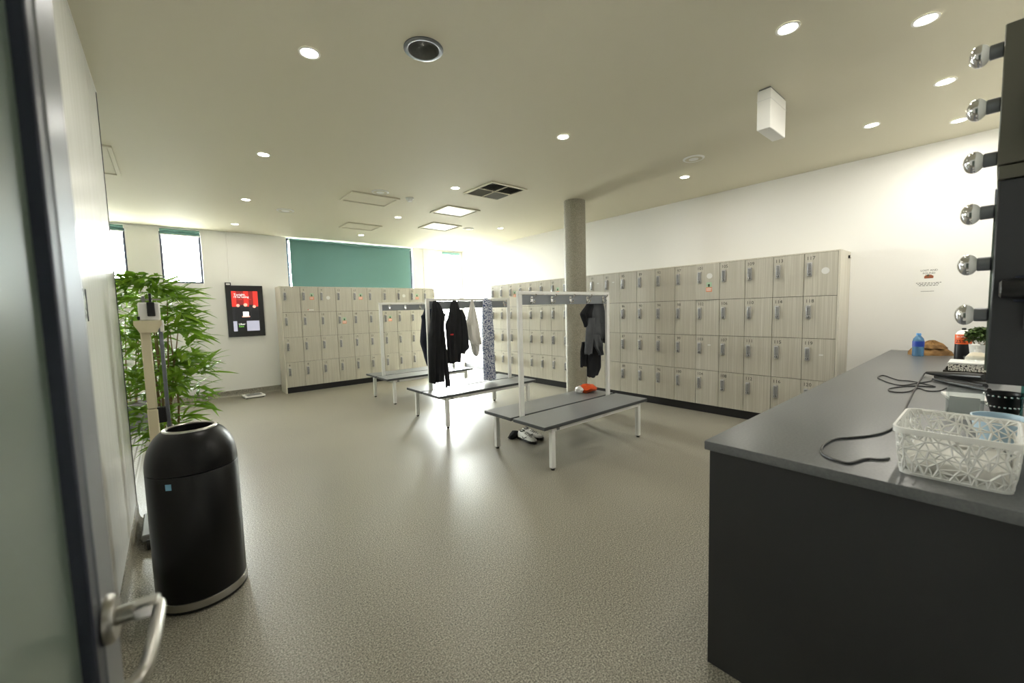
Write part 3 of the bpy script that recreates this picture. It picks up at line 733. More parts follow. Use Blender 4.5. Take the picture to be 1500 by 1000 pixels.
bamboo('bamboo_plant', 'tall leafy bamboo plant in a round grey pot behind the scale', (-0.085, 3.95, 0), pot_round, 9, 295, 900, 0.29, 0.27, 0.42, 1.68, 31, 'bamboo plants')
def pot_box(t):
    m = MB(); m.box((-0.2, -0.16, 0), (0.2, 0.16, 0.34), M_pot, 0.008); p = m.build('planter', t)
    m = MB(); m.box((-0.18, -0.14, 0.335), (0.18, 0.14, 0.343), M_soil); m.build('soil', p)
bamboo('bamboo_plant', 'bamboo plant in a rectangular grey planter on the mosaic floor', (-0.45, 6.95, 0), pot_box, 6, 220, 400, 0.33, 0.3, 0.6, 1.75, 57, 'bamboo plants')

# low flat bathroom scale by the back wall
t = thing('bathroom_scale', 'flat white bathroom scale on the floor before the far lockers', 'scale', (1.02, 8.2, 0), math.radians(4))
m = MB(); m.box((-0.15, -0.14, 0.012), (0.15, 0.14, 0.042), M_white_pl, 0.006); m.build('body', t)
m = MB(); m.box((-0.11, -0.10, 0.042), (0.11, 0.10, 0.045), M_grey_pl, 0.001); m.build('mat', t)
m = MB(); m.box((-0.03, 0.105, 0.042), (0.03, 0.13, 0.0445), M_black); m.build('dial', t)
for sx in (-1, 1):
    for sy in (-1, 1):
        m = MB(); m.cyl((sx*0.12, sy*0.11, 0), (sx*0.12, sy*0.11, 0.013), 0.014, M_black, 12); m.build('foot', t)

# ---------------------------------------------------------------- wall screen with an advert
t = thing('wall_screen', 'black framed portrait advertising screen on the back wall', 'screen', (1.03, YB-0.045, 1.48))
PW, PH = 0.545, 0.885
m = MB(); m.box((-PW/2, 0, -PH/2), (PW/2, 0.043, PH/2), M_black, 0.003); m.build('frame', t)
m = MB(); m.box((-PW/2, 0.0, PH/2), (-PW/2+0.085, 0.03, PH/2+0.05), M_black, 0.003); m.box((-PW/2+0.015, -0.002, PH/2+0.008), (-PW/2+0.07, 0.001, PH/2+0.035), M_white); m.build('top_tab', t)
def emat(name, col, s=0.9):
    return mat(name, col, 0.3, emit=(col, s))
E_dark = emat('screen_dark', (26, 24, 28)); E_red = emat('screen_red', (206, 44, 36)); E_red2 = emat('screen_dark_red', (120, 26, 26)); E_white = emat('screen_white', (240, 238, 236))
E_pink = emat('screen_skin', (222, 160, 140)); E_grey = emat('screen_grey', (150, 150, 164)); E_green = emat('screen_green', (110, 190, 60)); E_blk = emat('screen_black', (14, 14, 16))
sx0, sx1, sz0, sz1 = -0.195, 0.19, -0.345, 0.345
m = MB(); m.box((sx0, -0.002, sz0), (sx1, 0.001, sz1), E_dark); scr = m.build('display', t)
m = MB()
for a, b, mt in ((-0.195, -0.13, E_red), (-0.13, -0.02, E_red2), (-0.02, 0.05, E_red), (0.05, 0.12, E_red2), (0.12, 0.19, E_red)):
    m = MB(); m.box((a, -0.003, 0.08 if mt is E_red else 0.11), (b, -0.002, sz1), mt); m.build('printed_curtain', scr)
m = MB(); m.box((sx0, -0.003, sz0), (sx1, -0.002, -0.17), E_grey); m.build('printed_floor', scr)
for cx, cz, s in ((-0.11, 0.07, 1.0), (0.0, 0.08, 1.1), (0.13, 0.05, 0.95)):
    m = MB(); m.lathe([(0.026*s, 0), (0.026*s, 0.0015)], E_pink, 16, (cx, -0.003, cz+0.03), RX(PI/2))
    m.prism([(cx-0.055*s, -0.003, cz-0.22*s), (cx+0.055*s, -0.003, cz-0.22*s), (cx+0.05*s, -0.003, cz-0.03), (cx+0.02, -0.003, cz+0.005), (cx-0.02, -0.003, cz+0.005), (cx-0.05*s, -0.003, cz-0.03)], (0, -0.001, 0), E_blk); m.build('printed_figure', scr)
m = MB(); m.box((-0.045, -0.006, -0.09), (0.04, -0.0045, -0.01), E_white); m.box((-0.06, -0.0055, -0.105), (0.055, -0.0045, -0.085), E_pink); m.build('printed_box', scr)
m = MB(); m.box((-0.14, -0.006, -0.345), (0.0, -0.0045, -0.16), E_blk); m.build('logo_panel', scr)
for s, sz, x, z, mt in (('Tonight,', 0.052, -0.165, 0.285, E_white), ("I'll be eating", 0.046, -0.165, 0.245, E_white), ('let a taste of season', 0.032, -0.165, 0.205, E_red), ('Uber', 0.046, -0.118, -0.225, E_white), ('Eats', 0.046, -0.118, -0.262, E_green)):
    obj('lettering', text_mesh(s, sz, mt, align='LEFT'), scr, (x, -0.0068, z))

# lost and found notice
t = thing('paper_notice', 'white lost and found paper notice taped to the right wall', 'notice', (XR-0.002, 0.435, 1.545), -PI/2)
m = MB(); m.box((-0.105, -0.0008, -0.1485), (0.105, 0.0008, 0.1485), M_white_pl); sh = m.build('sheet', t)
for s, sz, z in (('LOST AND', 0.024, 0.105), ('FOUND', 0.024, 0.078)):
    obj('lettering', text_mesh(s, sz, M_number), sh, (0, -0.0012, z))
m = MB(); rnd = random.Random(3)
for r, z in enumerate((-0.012, -0.025, -0.038)):
    x = -0.085+0.01*r
    while x < 0.08-0.01*r:
        w = rnd.uniform(0.008, 0.022); m.box((x, -0.0014, z-0.0025), (min(x+w, 0.088), -0.0008, z+0.0025), M_number); x += w+0.006
m.box((-0.05, -0.0014, -0.094), (0.04, -0.0008, -0.091), M_number); m.build('small_print', sh)
M_brown = mat('print_brown', (150, 84, 52), 0.6)
m = MB(); m.prism([(-0.03, -0.0008, 0.03), (0.03, -0.0008, 0.03), (0.032, -0.0008, 0.05), (0.018, -0.0008, 0.062), (0.0, -0.0008, 0.066), (-0.02, -0.0008, 0.062), (-0.032, -0.0008, 0.048)], (0, -0.0008, 0), M_brown)
m.box((-0.012, -0.0022, 0.05), (0.0, -0.0016, 0.066), M_darkprint); m.build('picture', sh)
# small picture on the partition
t = thing('wall_picture', 'small green and white photo card on the partition near the door', 'picture', (XP+0.001, 2.27, 1.44), PI/2)
M_pg = mat('photo_green', (150, 166, 140), 0.4); blotch(M_pg, (44, 50, 40), (214, 222, 204), 28, 0.42, 0.56)
m = MB(); m.box((-0.11, -0.006, -0.065), (0.11, 0.0, 0.065), M_pg, 0.001); m.build('card', t)
m = MB(); m.box((0.10, -0.0075, -0.065), (0.112, 0.0, 0.065), M_darkalu); m.build('edge', t)

# ---------------------------------------------------------------- ceiling fittings
KS = 0.9732
DLP = [(0.715, 2.588), (0.769, 4.424), (0.848, 6.222), (0.907, 7.936), (2.733, 2.497), (2.691, 0.80), (3.209, 0.312), (4.208, 0.297), (4.70, 0.756), (5.2, 0.274), (4.706, 2.409), (2.758, 4.287), (2.841, 6.089), (2.886, 7.815), (4.724, 5.886)]
m = MB(); m.lathe([(0.042, -0.002), (0.056, -0.002), (0.056, -0.0045), (0.046, -0.006), (0.042, -0.003)], M_white, 32, caps=False); RING = m.mesh('bezel')
m = MB(); m.lathe([(0.0421, -0.003), (0.0421, -0.0015)], M_lens, 28); LENS = m.mesh('lens')
where = ['above the bin', 'above the bamboo plant', 'in front of the small windows', 'closest to the small windows', 'above the nearest bench', 'between the camera and the ceiling box', 'nearest the top right corner', 'beside the top mirror globe', 'over the worktop near the right wall', 'nearest the right wall above the worktop', 'in front of the round column', 'above the middle bench', 'above the farthest bench', 'closest to the teal blind', 'above the far end of the long lockers']
for (x, y), wv in zip(DLP, where):
    t = thing('downlight', 'round recessed ceiling downlight ' + wv, 'downlight', (x*KS, y*KS, ZC), 0, 'recessed downlights')
    obj('bezel', RING, t); obj('lens', LENS, t)
    l = bpy.data.lights.new('downlight_lamp', 'AREA'); l.shape = 'DISK'; l.size = 0.08; l.energy = LAMP_W; l.color = (1.0, 0.955, 0.87)
    lo = bpy.data.objects.new('downlight_lamp', l); C.objects.link(lo); lo.parent = t; lo.location = (0, 0, -0.009)
# large open downlight, unlit
t = thing('open_downlight', 'large unlit recessed downlight with an open silver reflector', 'downlight', (1.213*KS, 2.165*KS, ZC))
m = MB(); m.lathe([(0.082, -0.001), (0.108, -0.001), (0.108, -0.005), (0.096, -0.01), (0.084, -0.008)], M_alu, 40, caps=False); m.build('bezel', t)
M_refl = mat('dull_reflector', (120, 120, 114), 0.35, 0.6)
m = MB(); m.lathe([(0.084, -0.008), (0.082, 0.0), (0.07, 0.05), (0.05, 0.085), (0.028, 0.095)], M_refl, 40, caps=False); m.build('reflector', t)
m = MB(); m.lathe([(0.03, 0.06), (0.03, 0.1)], M_black, 24); m.build('socket', t)
# the can has to sit in a hole of the ceiling
ceil = bpy.data.objects['ceiling']
bmc = bmesh.new(); bmesh.ops.create_cone(bmc, cap_ends=True, segments=40, radius1=0.095, radius2=0.095, depth=0.12)
cutme = bpy.data.meshes.new('cut'); bmc.to_mesh(cutme); bmc.free()
cut = bpy.data.objects.new('cut', cutme); C.objects.link(cut); cut.location = (1.213*KS, 2.165*KS, ZC+0.05)
bo = ceil.modifiers.new('hole', 'BOOLEAN'); bo.operation = 'DIFFERENCE'; bo.object = cut; bo.solver = 'EXACT'
bpy.context.view_layer.update()
newme = bpy.data.meshes.new_from_object(ceil.evaluated_get(bpy.context.evaluated_depsgraph_get()))
ceil.modifiers.clear(); ceil.data = newme; bpy.data.objects.remove(cut)
for p in newme.polygons: p.use_smooth = False
def round_vent(x, y, r, label):
    t = thing('ceiling_speaker', label, 'ceiling fitting', (x*KS, y*KS, ZC))
    m = MB(); m.lathe([(r*0.8, -0.002), (r, -0.0), (r, -0.004), (r*0.86, -0.012), (r*0.8, -0.010)], M_white, 32, caps=False); m.build('bezel', t)
    m = MB(); m.lathe([(r*0.8, -0.004), (r*0.8, -0.008)], M_ceil, 28); m.build('grille', t)
    m = MB(); m.lathe([(r*0.45, -0.006), (r*0.45, -0.010), (r*0.3, -0.012)], M_white, 24); m.build('centre', t)
round_vent(4.206, 2.06, 0.10, 'round white ceiling speaker near the column')
round_vent(1.363, 6.558, 0.11, 'round white ceiling grille in front of the teal blind')
round_vent(2.095, 4.955, 0.10, 'round ceiling grille just beyond the plain square panel')
round_vent(4.267, 6.25, 0.10, 'round ceiling grille beside the white square panel')
t = thing('smoke_detector', 'small white smoke detector beside the square ceiling panel', 'smoke detector', (2.509*KS, 5.004*KS, ZC))
m = MB(); m.lathe([(0.05, 0), (0.05, -0.012), (0.046, -0.014)], M_white, 24); m.build('base', t)
m = MB(); m.lathe([(0.036, -0.014), (0.036, -0.03), (0.024, -0.045), (0.01, -0.047)], M_white, 24); m.build('sensor', t)
def panel(x0, x1, y0, y1, label, mt):
    x0, x1, y0, y1 = x0*KS, x1*KS, y0*KS, y1*KS
    t = thing('ceiling_panel', label, 'ceiling panel', ((x0+x1)/2, (y0+y1)/2, ZC), 0, 'square ceiling panels'); a, b = (x1-x0)/2, (y1-y0)/2
    for lo, hi in (((-a, -b, -0.016), (-a+0.03, b, 0)), ((a-0.03, -b, -0.016), (a, b, 0)), ((-a+0.03, -b, -0.016), (a-0.03, -b+0.03, 0)), ((-a+0.03, b-0.03, -0.016), (a-0.03, b, 0))):
        m = MB(); m.box(lo, hi, M_ceil, 0.002); m.build('frame_bar', t)
    m = MB(); m.box((-a+0.034, -b+0.034, -0.006), (a-0.034, b-0.034, 0), mt); m.build('panel', t)
panel(1.80, 2.42, 5.09, 5.57, 'plain cream square ceiling panel beside the smoke detector', M_ceil)
panel(2.32, 2.90, 6.83, 7.30, 'plain cream square ceiling panel closest to the teal blind', M_ceil)
panel(3.09, 3.65, 5.01, 5.53, 'white square ceiling panel just beyond the louvred vent', M_white)
panel(3.455, 4.02, 6.08, 6.63, 'white square ceiling panel farthest from the camera', M_white)
panel(-0.95, -0.28, 4.95, 5.88, 'ceiling access hatch beside the partition', M_ceil)
# louvred air vent
x0, x1, y0, y1 = 2.95*KS, 3.51*KS, 3.815*KS, 4.415*KS
t = thing('air_vent', 'square louvred ceiling air vent with four dark quarters', 'vent', ((x0+x1)/2, (y0+y1)/2, ZC)); a, b = (x1-x0)/2, (y1-y0)/2
for lo, hi in (((-a, -b, -0.014), (-a+0.035, b, 0)), ((a-0.035, -b, -0.014), (a, b, 0)), ((-a+0.035, -b, -0.014), (a-0.035, -b+0.035, 0)), ((-a+0.035, b-0.035, -0.014), (a-0.035, b, 0)), ((-0.008, -b+0.035, -0.012), (0.008, b-0.035, 0)), ((-a+0.035, -0.008, -0.012), (a-0.035, 0.008, 0))):
    m = MB(); m.box(lo, hi, M_ceil, 0.002); m.build('frame_bar', t)
m = MB(); m.box((-a+0.03, -b+0.03, -0.002), (a-0.03, b-0.03, 0), M_gap); m.build('backing', t)
for qx in (-1, 1):
    for qy in (-1, 1):
        for i in range(7):
            cx = qx*(0.02+0.031*(i+0.5)); cy = qy*b/2-qy*0.01
            m = MB()
            if qx*qy > 0: m.box((cx-0.011, cy-b/2+0.03, -0.0095), (cx+0.011, cy+b/2-0.03, -0.0075), M_refl, rot=RY(math.radians(35*qx)))
            else:
                cy2 = qy*(0.02+0.033*(i+0.5)); cxx = qx*a/2-qx*0.01
                m.box((cxx-a/2+0.03, cy2-0.011, -0.0095), (cxx+a/2-0.03, cy2+0.011, -0.0075), M_refl, rot=RX(math.radians(-35*qy)))
            m.build('slat', t)
# hanging box
t = thing('ceiling_box', 'white rectangular box hanging from the ceiling near the worktop', 'box', (3.335, 1.078, ZC))
m = MB(); m.box((-0.15, -0.042, -0.27), (0.15, 0.042, -0.012), M_white_pl, 0.004); m.build('body', t)
m = MB(); m.box((-0.14, -0.035, -0.012), (0.14, 0.035, 0), M_grey_pl); m.build('mount', t)
m = MB(); m.box((-0.1515, -0.0435, -0.082), (0.1515, 0.0435, -0.078), M_stick); m.build('seam', t)

# ---------------------------------------------------------------- vanity mirror box with globes
t = thing('vanity_mirror', 'dark wall-mounted mirror unit with a row of globes', 'mirror', (2.0, YN, 0))
Mu = mat('taupe_panel', (84, 82, 70), 0.45); Md = mat('dark_panel', (46, 47, 50), 0.4)
m = MB(); m.box((0, 0, 1.785), (1.3, 0.17, 2.20), Mu, 0.003); m.build('upper_case', t)
m = MB(); m.box((0.004, 0, 1.74), (1.296, 0.166, 1.78), Mu, 0.002); m.build('rail', t)
m = MB(); m.box((0, 0, 1.10), (1.3, 0.165, 1.735), Md, 0.004); m.build('lower_case', t)
m = MB(); m.box((0.10, 0.166, 1.13), (1.2, 0.171, 1.73), M_mirror); m.build('mirror_glass', t)
M_globe = mat('white_globe_glass', (246, 246, 242), 0.25)
m = MB(); m.lathe([(0.018, 0), (0.022, 0.004), (0.022, 0.03), (0.016, 0.034)], M_alu, 20, rot=RX(-PI/2)); SOCK = m.mesh('socket')
m = MB(); m.lathe([(0.015, 0.028)] + [(0.034*math.sin(a), 0.052-0.024*math.cos(a)) for a in [0.6+0.2*k for k in range(5)]], M_globe, 24, rot=RX(-PI/2), caps=False); GLB = m.mesh('globe')
m = MB(); m.lathe([(0.0342*math.sin(a), 0.052-0.024*math.cos(a)) for a in [1.38+0.22*k for k in range(9)]] , M_chrome, 24, rot=RX(-PI/2), caps=False); CAP = m.mesh('silver_crown')
for i in range(6):
    z = 2.145-i*0.165
    s = obj('bulb_socket', SOCK, t, (0.045, 0.168 if z < 1.73 or z > 1.79 else 0.166, z)); obj('globe', GLB, s); obj('silver_crown', CAP, s)
t = thing('wall_dispenser', 'grey rounded dispenser on the side of the mirror unit', 'dispenser', (2.0, -0.085, 1.83))
m = MB(); m.box((-0.06, -0.05, 0.0), (0, 0.05, 0.17), M_grey_pl, 0.018, 3); m.build('body', t)
m = MB(); m.box((-0.075, -0.03, 0.015), (-0.05, 0.035, 0.05), M_darkalu, 0.008, 2); m.build('outlet', t)
t = thing('hair_dryer', 'black hair dryer hung on the side of the dark mirror unit', 'hair dryer', (2.0, -0.06, 1.40))
m = MB(); m.lathe([(0.024, -0.01), (0.03, 0.01), (0.032, 0.06), (0.028, 0.085), (0.02, 0.09)], M_black, 24, (-0.035, -0.03, 0), RX(-PI/2)); m.build('barrel', t)
m = MB(); m.box((-0.05, -0.022, -0.13), (-0.02, 0.008, -0.02), M_black, 0.008, 2); m.build('handle', t)
m = MB(); m.box((-0.012, -0.03, -0.04), (0.0, 0.03, 0.04), M_darkalu, 0.004); m.build('holder', t)

# ---------------------------------------------------------------- things on the worktop
# lattice basket
t = thing('plastic_basket', 'white lattice plastic basket at the near end of the worktop', 'basket', (1.735, 0.06, CT))
bx, by, bh = 0.155, 0.118, 0.135     # half sizes at the rim
tp = 0.90
def rim_loop(sx, sy, r, z, n=6):
    pts = []
    for cx, cy, a0 in ((sx-r, sy-r, 0), (-sx+r, sy-r, PI/2), (-sx+r, -sy+r, PI), (sx-r, -sy+r, 3*PI/2)):
        for k in range(n+1): a = a0+PI/2*k/n; pts.append(Vector((cx+r*math.cos(a), cy+r*math.sin(a), z)))
    return pts
m = MB(); lp = rim_loop(bx, by, 0.03, bh-0.004); lo_ = rim_loop(bx+0.006, by+0.006, 0.034, bh-0.004)
up_ = [p+Vector((0, 0, 0.006)) for p in lp]; uo_ = [p+Vector((0, 0, 0.006)) for p in lo_]; dn = [p-Vector((0, 0, 0.010)) for p in lo_]; di = [p-Vector((0, 0, 0.010)) for p in lp]
m.rings([di, dn, uo_, up_, di], M_white_pl, caps=False); m.build('rim', t)
m = MB(); fl = rim_loop(bx*tp, by*tp, 0.026, 0.0); m.rings([fl, [p+Vector((0, 0, 0.004)) for p in fl]], M_white_pl)
fl2 = rim_loop(bx*tp+0.001, by*tp+0.001, 0.026, 0.0); m.rings([fl2, [p+Vector((0, 0, 0.014)) for p in fl2], [p*0.985+Vector((0, 0, 0.014)) for p in fl2]], M_white_pl, caps=False); m.build('floor', t)
# walls: web of thin bars on the rounded, tapering outline
per = [p for p in rim_loop(1, 1, 0.001, 0)]
def outline(u, z):      # u in 0..1 around, z 0..bh
    k = lerp(tp, 1.0, z/bh); L = rim_loop(bx*k, by*k, 0.028, z)
    d = [0.0]
    for a, b in zip(L, L[1:]+L[:1]): d.append(d[-1]+(b-a).length)
    s = (u % 1.0)*d[-1]
    for i in range(len(L)):
        if d[i+1] >= s:
            f = (s-d[i])/max(1e-9, d[i+1]-d[i]); return L[i].lerp(L[(i+1) % len(L)], f)
    return L[0]
rnd = random.Random(12); m = MB()
NU, NZ = 64, 6; P = []
for i in range(NU):
    for k in range(NZ):
        P.append(((i+rnd.uniform(-0.42, 0.42)+0.5*(k % 2))/NU, min(1, max(0, (k+rnd.uniform(-0.38, 0.38)*(0 < k < NZ-1))/(NZ-1)))))
Lper = 2*(2*bx+2*by)*0.95
ext = [Vector((u*Lper, z*bh)) for u, z in P]
res = geometry.delaunay_2d_cdt(ext, [], [], 0, 1e-6)
seen = 0
for a, b in res[1]:
    A, B = res[0][a], res[0][b]
    if (A-B).length > 0.05: continue
    if rnd.random() < 0.10: continue
    pa = outline(A.x/Lper, A.y*0.94+0.006); pb = outline(B.x/Lper, B.y*0.94+0.006)
    if (pa-pb).length > 0.06 or (pa-pb).length < 1e-4: continue
    w = rnd.uniform(0.0016, 0.0034); m.tube([pa, pb], w, M_white_pl, 4, False)
lw = m.build('lattice_wall', t); lw['kind'] = 'stuff'
m = MB(); rs = []
rnd = random.Random(5)
for k, (s, z) in enumerate(((0.84, 0.006), (0.87, 0.03), (0.8, 0.05), (0.55, 0.058), (0.2, 0.06))):
    rs.append([Vector((p.x*s+rnd.uniform(-.004, .004), p.y*s+rnd.uniform(-.004, .004), z+rnd.uniform(-.006, .006)*(k > 0))) for p in rim_loop(bx, by, 0.05, 0)])
m.rings(rs, M_whitecloth); tag(m.build('folded_cloth', None, (1.735, 0.06, CT)), 'crumpled white cloth lying inside the lattice basket', 'cloth')
# cords
def smooth_path(pts, k=5):
    P = [Vector(p) for p in pts]; out = []
    for i in range(len(P)-1):
        p0, p1, p2, p3 = P[max(0, i-1)], P[i], P[i+1], P[min(len(P)-1, i+2)]
        for j in range(k):
            u = j/k; out.append(0.5*((2*p1)+(-p0+p2)*u+(2*p0-5*p1+4*p2-p3)*u*u+(-p0+3*p1-3*p2+p3)*u**3))
    out.append(P[-1]); return out
# hair straightener with the long cord
t = thing('hair_straightener', 'black hair straightener with a long cord looping over the worktop', 'hair straightener', (3.60, 0.20, CT))
m = MB(); m.tube([(0.12, 0.075, 0.028), (0.06, 0.045, 0.034), (-0.05, -0.03, 0.045), (-0.16, -0.11, 0.06), (-0.24, -0.17, 0.07)], [0.009, 0.014, 0.018, 0.021, 0.017], M_black, 12); m.build('upper_arm', t)
m = MB(); m.tube([(0.05, 0.03, 0.016), (-0.05, -0.035, 0.016), (-0.18, -0.125, 0.02), (-0.25, -0.175, 0.024)], [0.012, 0.015, 0.018, 0.014], M_black, 12); m.build('lower_arm', t)
m = MB(); c1 = [(3.777, 0.285), (3.237, 0.28), (2.694, 0.259), (2.244, 0.239), (2.06, 0.25), (1.945, 0.282), (1.866, 0.326), (1.809, 0.36), (1.704, 0.369), (1.622, 0.354), (1.583, 0.331), (1.565, 0.299), (1.569, 0.272), (1.644, 0.247), (1.669, 0.215), (1.70, 0.2)]
m.tube(smooth_path([(0.12, 0.075, 0.028), (0.15, 0.09, 0.015)] + [(x-3.60, y-0.20, 0.005) for x, y in c1[1:]]), 0.0042, M_black, 7); m.build('cord', t)
t = thing('curling_wand', 'slim black curling wand with a looped cord beside the straightener', 'curling wand', (3.42, 0.12, CT))
m = MB(); m.tube([(0.12, 0.115, 0.014), (0.04, 0.05, 0.015), (-0.06, -0.03, 0.016), (-0.16, -0.11, 0.016)], [0.007, 0.013, 0.014, 0.011], M_black, 12); m.build('handle', t)
m = MB(); c2 = [(3.505, 0.246), (3.366, 0.298), (3.243, 0.338), (3.282, 0.393), (3.392, 0.447), (3.468, 0.477), (3.571, 0.482), (3.592, 0.458), (3.45, 0.382), (3.44, 0.32), (3.374, 0.256), (3.30, 0.21)]
c3 = [(3.25, 0.30), (3.101, 0.37), (3.002, 0.363), (2.984, 0.328), (3.04, 0.294), (3.194, 0.268), (3.126, 0.228), (3.164, 0.187), (3.30, 0.165)]
m.tube(smooth_path([(0.12, 0.115, 0.014)] + [(x-3.42, y-0.12, 0.004) for x, y in c2+c3]), 0.0034, M_black, 7); m.build('cord', t)
# tray with a pebble-patterned box
t = thing('dark_tray', 'dark glass tray under the pebble-patterned box', 'tray', (3.80, 0.09, CT))
M_dg = mat('smoked_glass', (52, 48, 42), 0.15)
m = MB(); m.box((-0.10, -0.13, 0), (0.14, 0.115, 0.008), M_dg, 0.002)
for lo, hi in (((-0.10, -0.13, 0.008), (-0.094, 0.115, 0.055)), ((0.134, -0.13, 0.008), (0.14, 0.115, 0.055)), ((-0.094, 0.109, 0.008), (0.134, 0.115, 0.055)), ((-0.094, -0.13, 0.008), (0.134, -0.124, 0.055))): m.box(lo, hi, M_dg, 0.001)
m.build('tray', t)
t = thing('tissue_box', 'black and white pebble-patterned box sitting in the dark tray', 'box', (3.82, 0.09, CT+0.008))
m = MB(); m.box((-0.085, -0.115, 0), (0.10, 0.095, 0.085), M_mosaic, 0.004); m.build('body', t)
m = MB(); m.box((-0.087, -0.117, 0.085), (0.102, 0.097, 0.097), M_white_pl, 0.003); m.build('lid', t)
t = thing('glass_dish', 'small clear dish on the patterned box', 'dish', (3.84, 0.08, CT+0.105))
m = MB(); m.lathe([(0.02, 0), (0.045, 0.012), (0.052, 0.03), (0.049, 0.03), (0.042, 0.014), (0.001, 0.004)], M_acrylic, 28, caps=False); m.build('bowl', t)
# acrylic organiser with white cards
t = thing('acrylic_organiser', 'clear acrylic organiser holding white cards beside the lattice basket', 'organiser', (2.64, 0.07, CT))
for lo, hi in (((-0.05, -0.05, 0), (0.09, 0.06, 0.003)), ((-0.05, -0.05, 0.003), (-0.047, 0.06, 0.11)), ((0.087, -0.05, 0.003), (0.09, 0.06, 0.11)), ((-0.047, 0.057, 0.003), (0.087, 0.06, 0.11)), ((-0.047, -0.05, 0.003), (0.087, -0.047, 0.11))):
    m = MB(); m.box(lo, hi, M_acrylic); m.build('wall', t)
m = MB(); m.box((-0.04, -0.04, 0.004), (-0.034, 0.05, 0.075), M_white_pl); tag(m.build('card', None, (2.64, 0.07, CT)), 'white card standing inside the acrylic organiser', 'card')
m = MB(); m.box((-0.09, -0.09, 0), (0.11, 0.085, 0.012), M_white_pl, 0.001); tag(m.build('paper_stack', None, (3.02, 0.07, CT), 0.2), 'low stack of white paper behind the acrylic organiser', 'paper')
# black tapered holder with beaded rings
t = thing('tapered_holder', 'black tapered holder with two beaded silver rings below the mirror unit', 'holder', (2.56, -0.035, CT))
m = MB(); m.lathe([(0.030, 0), (0.034, 0.02), (0.055, 0.11), (0.058, 0.115), (0.050, 0.112), (0.028, 0.01), (0.001, 0.008)], M_black, 32, caps=False); m.build('cone', t)
for z, r in ((0.062, 0.047), (0.106, 0.0565)):
    m = MB()
    for k in range(22):
        a = 2*PI*k/22; m.lathe([(0.0005, -0.005), (0.0042, -0.003), (0.005, 0), (0.0042, 0.003), (0.0005, 0.005)], M_chrome, 8, (r*math.cos(a), r*math.sin(a), z))
    m.build('beaded_ring', t)
# pale blue dish
t = thing('blue_dish', 'pale blue oval dish behind the lattice basket', 'dish', (2.16, -0.02, CT))
M_pb = mat('pale_blue_plastic', (202, 226, 240), 0.35)
m = MB(); rs = []
for r, z in ((0.05, 0), (0.07, 0.05), (0.078, 0.085), (0.08, 0.092), (0.074, 0.092), (0.064, 0.05), (0.04, 0.008), (0.001, 0.006)):
    rs.append([(r*1.0*math.cos(2*PI*k/32), r*0.85*math.sin(2*PI*k/32), z) for k in range(32)])
m.rings(rs, M_pb, caps=False); m.build('bowl', t)
m = MB(); m.box((2.35, -0.075, CT), (2.47, -0.071, 1.10), M_teal_glass); tag(m.build('glass_screen'), 'narrow upright glass screen below the mirror unit', 'glass')
# bottles
t = thing('hair_product_bottle', 'black and orange bottle marked 25% beside the little plant', 'bottle', (4.86, 0.165, CT))
M_obl = mat('orange_label', (232, 96, 30), 0.4)
m = MB(); m.lathe([(0.046, 0), (0.048, 0.006), (0.048, 0.135), (0.048, 0.136)], M_black, 32); m.build('lower_body', t)
m = MB(); m.lathe([(0.0482, 0.136), (0.0482, 0.212), (0.046, 0.214)], M_obl, 32); lb = m.build('label', t)
m = MB(); m.lathe([(0.046, 0.214), (0.034, 0.236), (0.016, 0.246), (0.014, 0.248)], M_white_pl, 28); m.build('shoulder', t)
m = MB(); m.lathe([(0.013, 0.248), (0.013, 0.262), (0.011, 0.264)], M_black, 20); m.build('cap', t)
M_wl = mat('white_lettering', (240, 238, 232), 0.5)
for s, sz, z, mt in (('BONUS', 0.022, 0.196, M_wl), ('25% E', 0.034, 0.158, M_black)):
    o = obj('lettering', text_mesh(s, sz, mt), t, (-0.0492, 0.0, z)); o.rotation_euler = (0, 0, -PI/2)
t = thing('water_bottle', 'clear blue plastic bottle standing before the tan cloth', 'bottle', (5.08, 0.44, CT))
m = MB(); m.lathe([(0.036, 0), (0.039, 0.004), (0.039, 0.13), (0.034, 0.155), (0.017, 0.178), (0.015, 0.182)], M_bluebottle, 32); m.build('body', t)
m = MB(); m.lathe([(0.0165, 0.182), (0.0165, 0.20), (0.015, 0.202)], mat('blue_cap', (84, 150, 210), 0.4), 24); m.build('cap', t)
m = MB(); m.lathe([(0.0395, 0.085), (0.0395, 0.132)], mat('blue_label', (36, 72, 172), 0.45), 32, caps=False); m.build('label', t)
t = thing('tan_cloth', 'crumpled tan cloth heaped at the far end of the worktop', 'cloth', (5.235, 0.385, CT), math.radians(-75))
def heap(mb, rx_, ry_, h, mt, seed):
    rnd = random.Random(seed); rs = []; n = 36; ph = [rnd.uniform(0, 6.28) for _ in range(6)]
    for k in range(9):
        u = k/8; r = (1-u**2.2); ring = []
        for i in range(n):
            a = 2*PI*i/n; f = 1+0.08*math.sin(3*a+ph[0])+0.06*math.sin(7*a+ph[1]+u*4)
            ring.append((rx_*r*f*math.cos(a)+0.001, ry_*r*f*math.sin(a), max(0, h*u*(1+0.25*math.sin(2*a+ph[2])) + 0.008*math.sin(9*a+ph[3]+u*5)*(0.2 < u < 0.95))))
        rs.append(ring)
    mb.rings(rs, mt)
m = MB(); heap(m, 0.145, 0.085, 0.085, M_tan, 3); m.build('lower_fold', t, sharp=70)
m = MB(); heap(m, 0.09, 0.065, 0.06, M_tan, 9); m.build('upper_fold', t, (0.02, 0.0, 0.06), sharp=70)
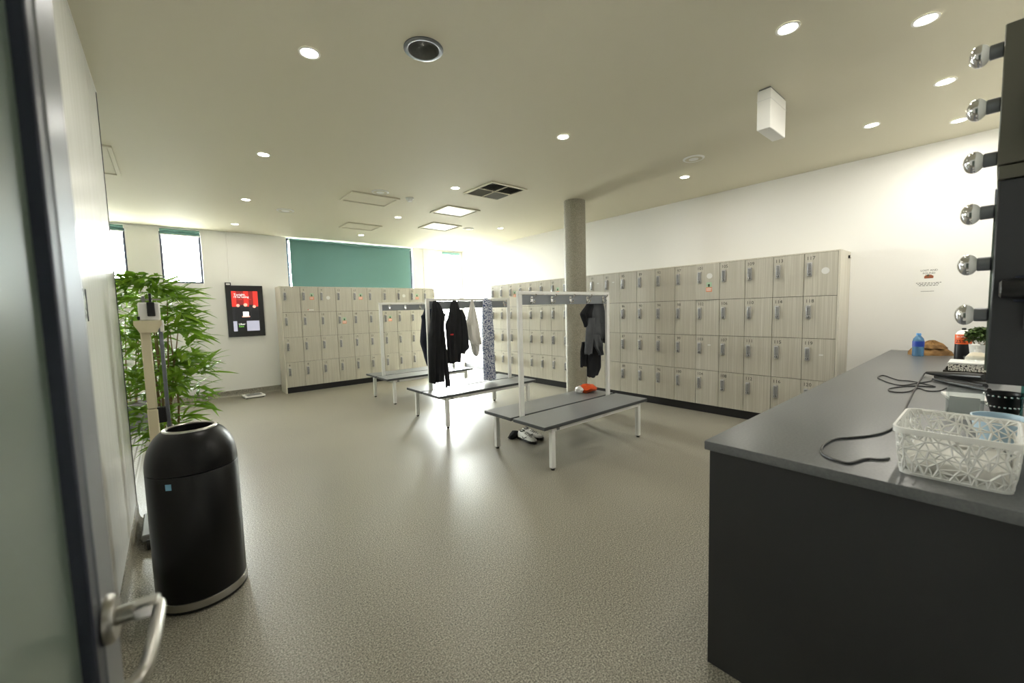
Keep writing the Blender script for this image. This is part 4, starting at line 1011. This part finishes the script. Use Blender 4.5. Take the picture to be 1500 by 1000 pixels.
# soap dispenser and little plant
t = thing('soap_dispenser', 'cream rounded soap dispenser with a pump near the patterned box', 'dispenser', (4.16, 0.075, CT))
M_crm = mat('cream_ceramic', (226, 216, 194), 0.35)
m = MB(); m.lathe([(0.036, 0), (0.05, 0.012), (0.058, 0.06), (0.054, 0.10), (0.034, 0.128), (0.018, 0.135)], M_crm, 32); m.build('body', t)
m = MB(); m.lathe([(0.016, 0.135), (0.016, 0.152), (0.006, 0.154), (0.006, 0.178)], M_white_pl, 16); m.box((-0.03, -0.01, 0.176), (0.012, 0.03, 0.19), M_white_pl, 0.003); m.build('pump', t)
m = MB(); m.lathe([(0.0215, 0.0), (0.0215, 0.004)], M_tan, 20, (-0.0535, -0.018, 0.062), RY(-PI/2)); m.build('front_disc', t)
t = thing('potted_plant', 'small bushy green plant in a pale grey pot below the globes', 'plant', (4.62, 0.075, CT))
m = MB(); m.lathe([(0.038, 0), (0.055, 0.15), (0.057, 0.155), (0.05, 0.155), (0.047, 0.135)], M_stick, 28, caps=False); pt = m.build('pot', t)
m = MB(); m.lathe([(0.001, 0.135), (0.048, 0.136)], M_soil, 20, caps=False); m.build('soil', pt)
m = MB(); rnd = random.Random(44)
for i in range(700):
    a = rnd.uniform(0, 2*PI); b_ = rnd.uniform(-0.35, 1.5); r = 0.09*rnd.uniform(0.5, 1.0)
    c = Vector((r*math.cos(a)*math.cos(b_), r*math.sin(a)*math.cos(b_), 0.20+r*0.9*math.sin(b_)))
    R = Matrix.Rotation(rnd.uniform(0, 6.28), 3, 'Z') @ Matrix.Rotation(rnd.uniform(-1, 1), 3, 'Y')
    q = [R @ Vector(v)*1.0 for v in ((-0.015, 0, 0), (0, -0.010, 0.003), (0.016, 0, 0), (0, 0.010, 0.003))]
    m.poly([c+v for v in q], M_leaf2)
o = m.build('foliage', t); o['kind'] = 'stuff'
for i in range(6):
    m = MB(); a = i; m.tube([(0, 0, 0.1), (0.02*math.cos(a), 0.02*math.sin(a), 0.14), (0.045*math.cos(a), 0.045*math.sin(a), 0.19)], 0.002, M_cane, 5); m.build('stem', t)
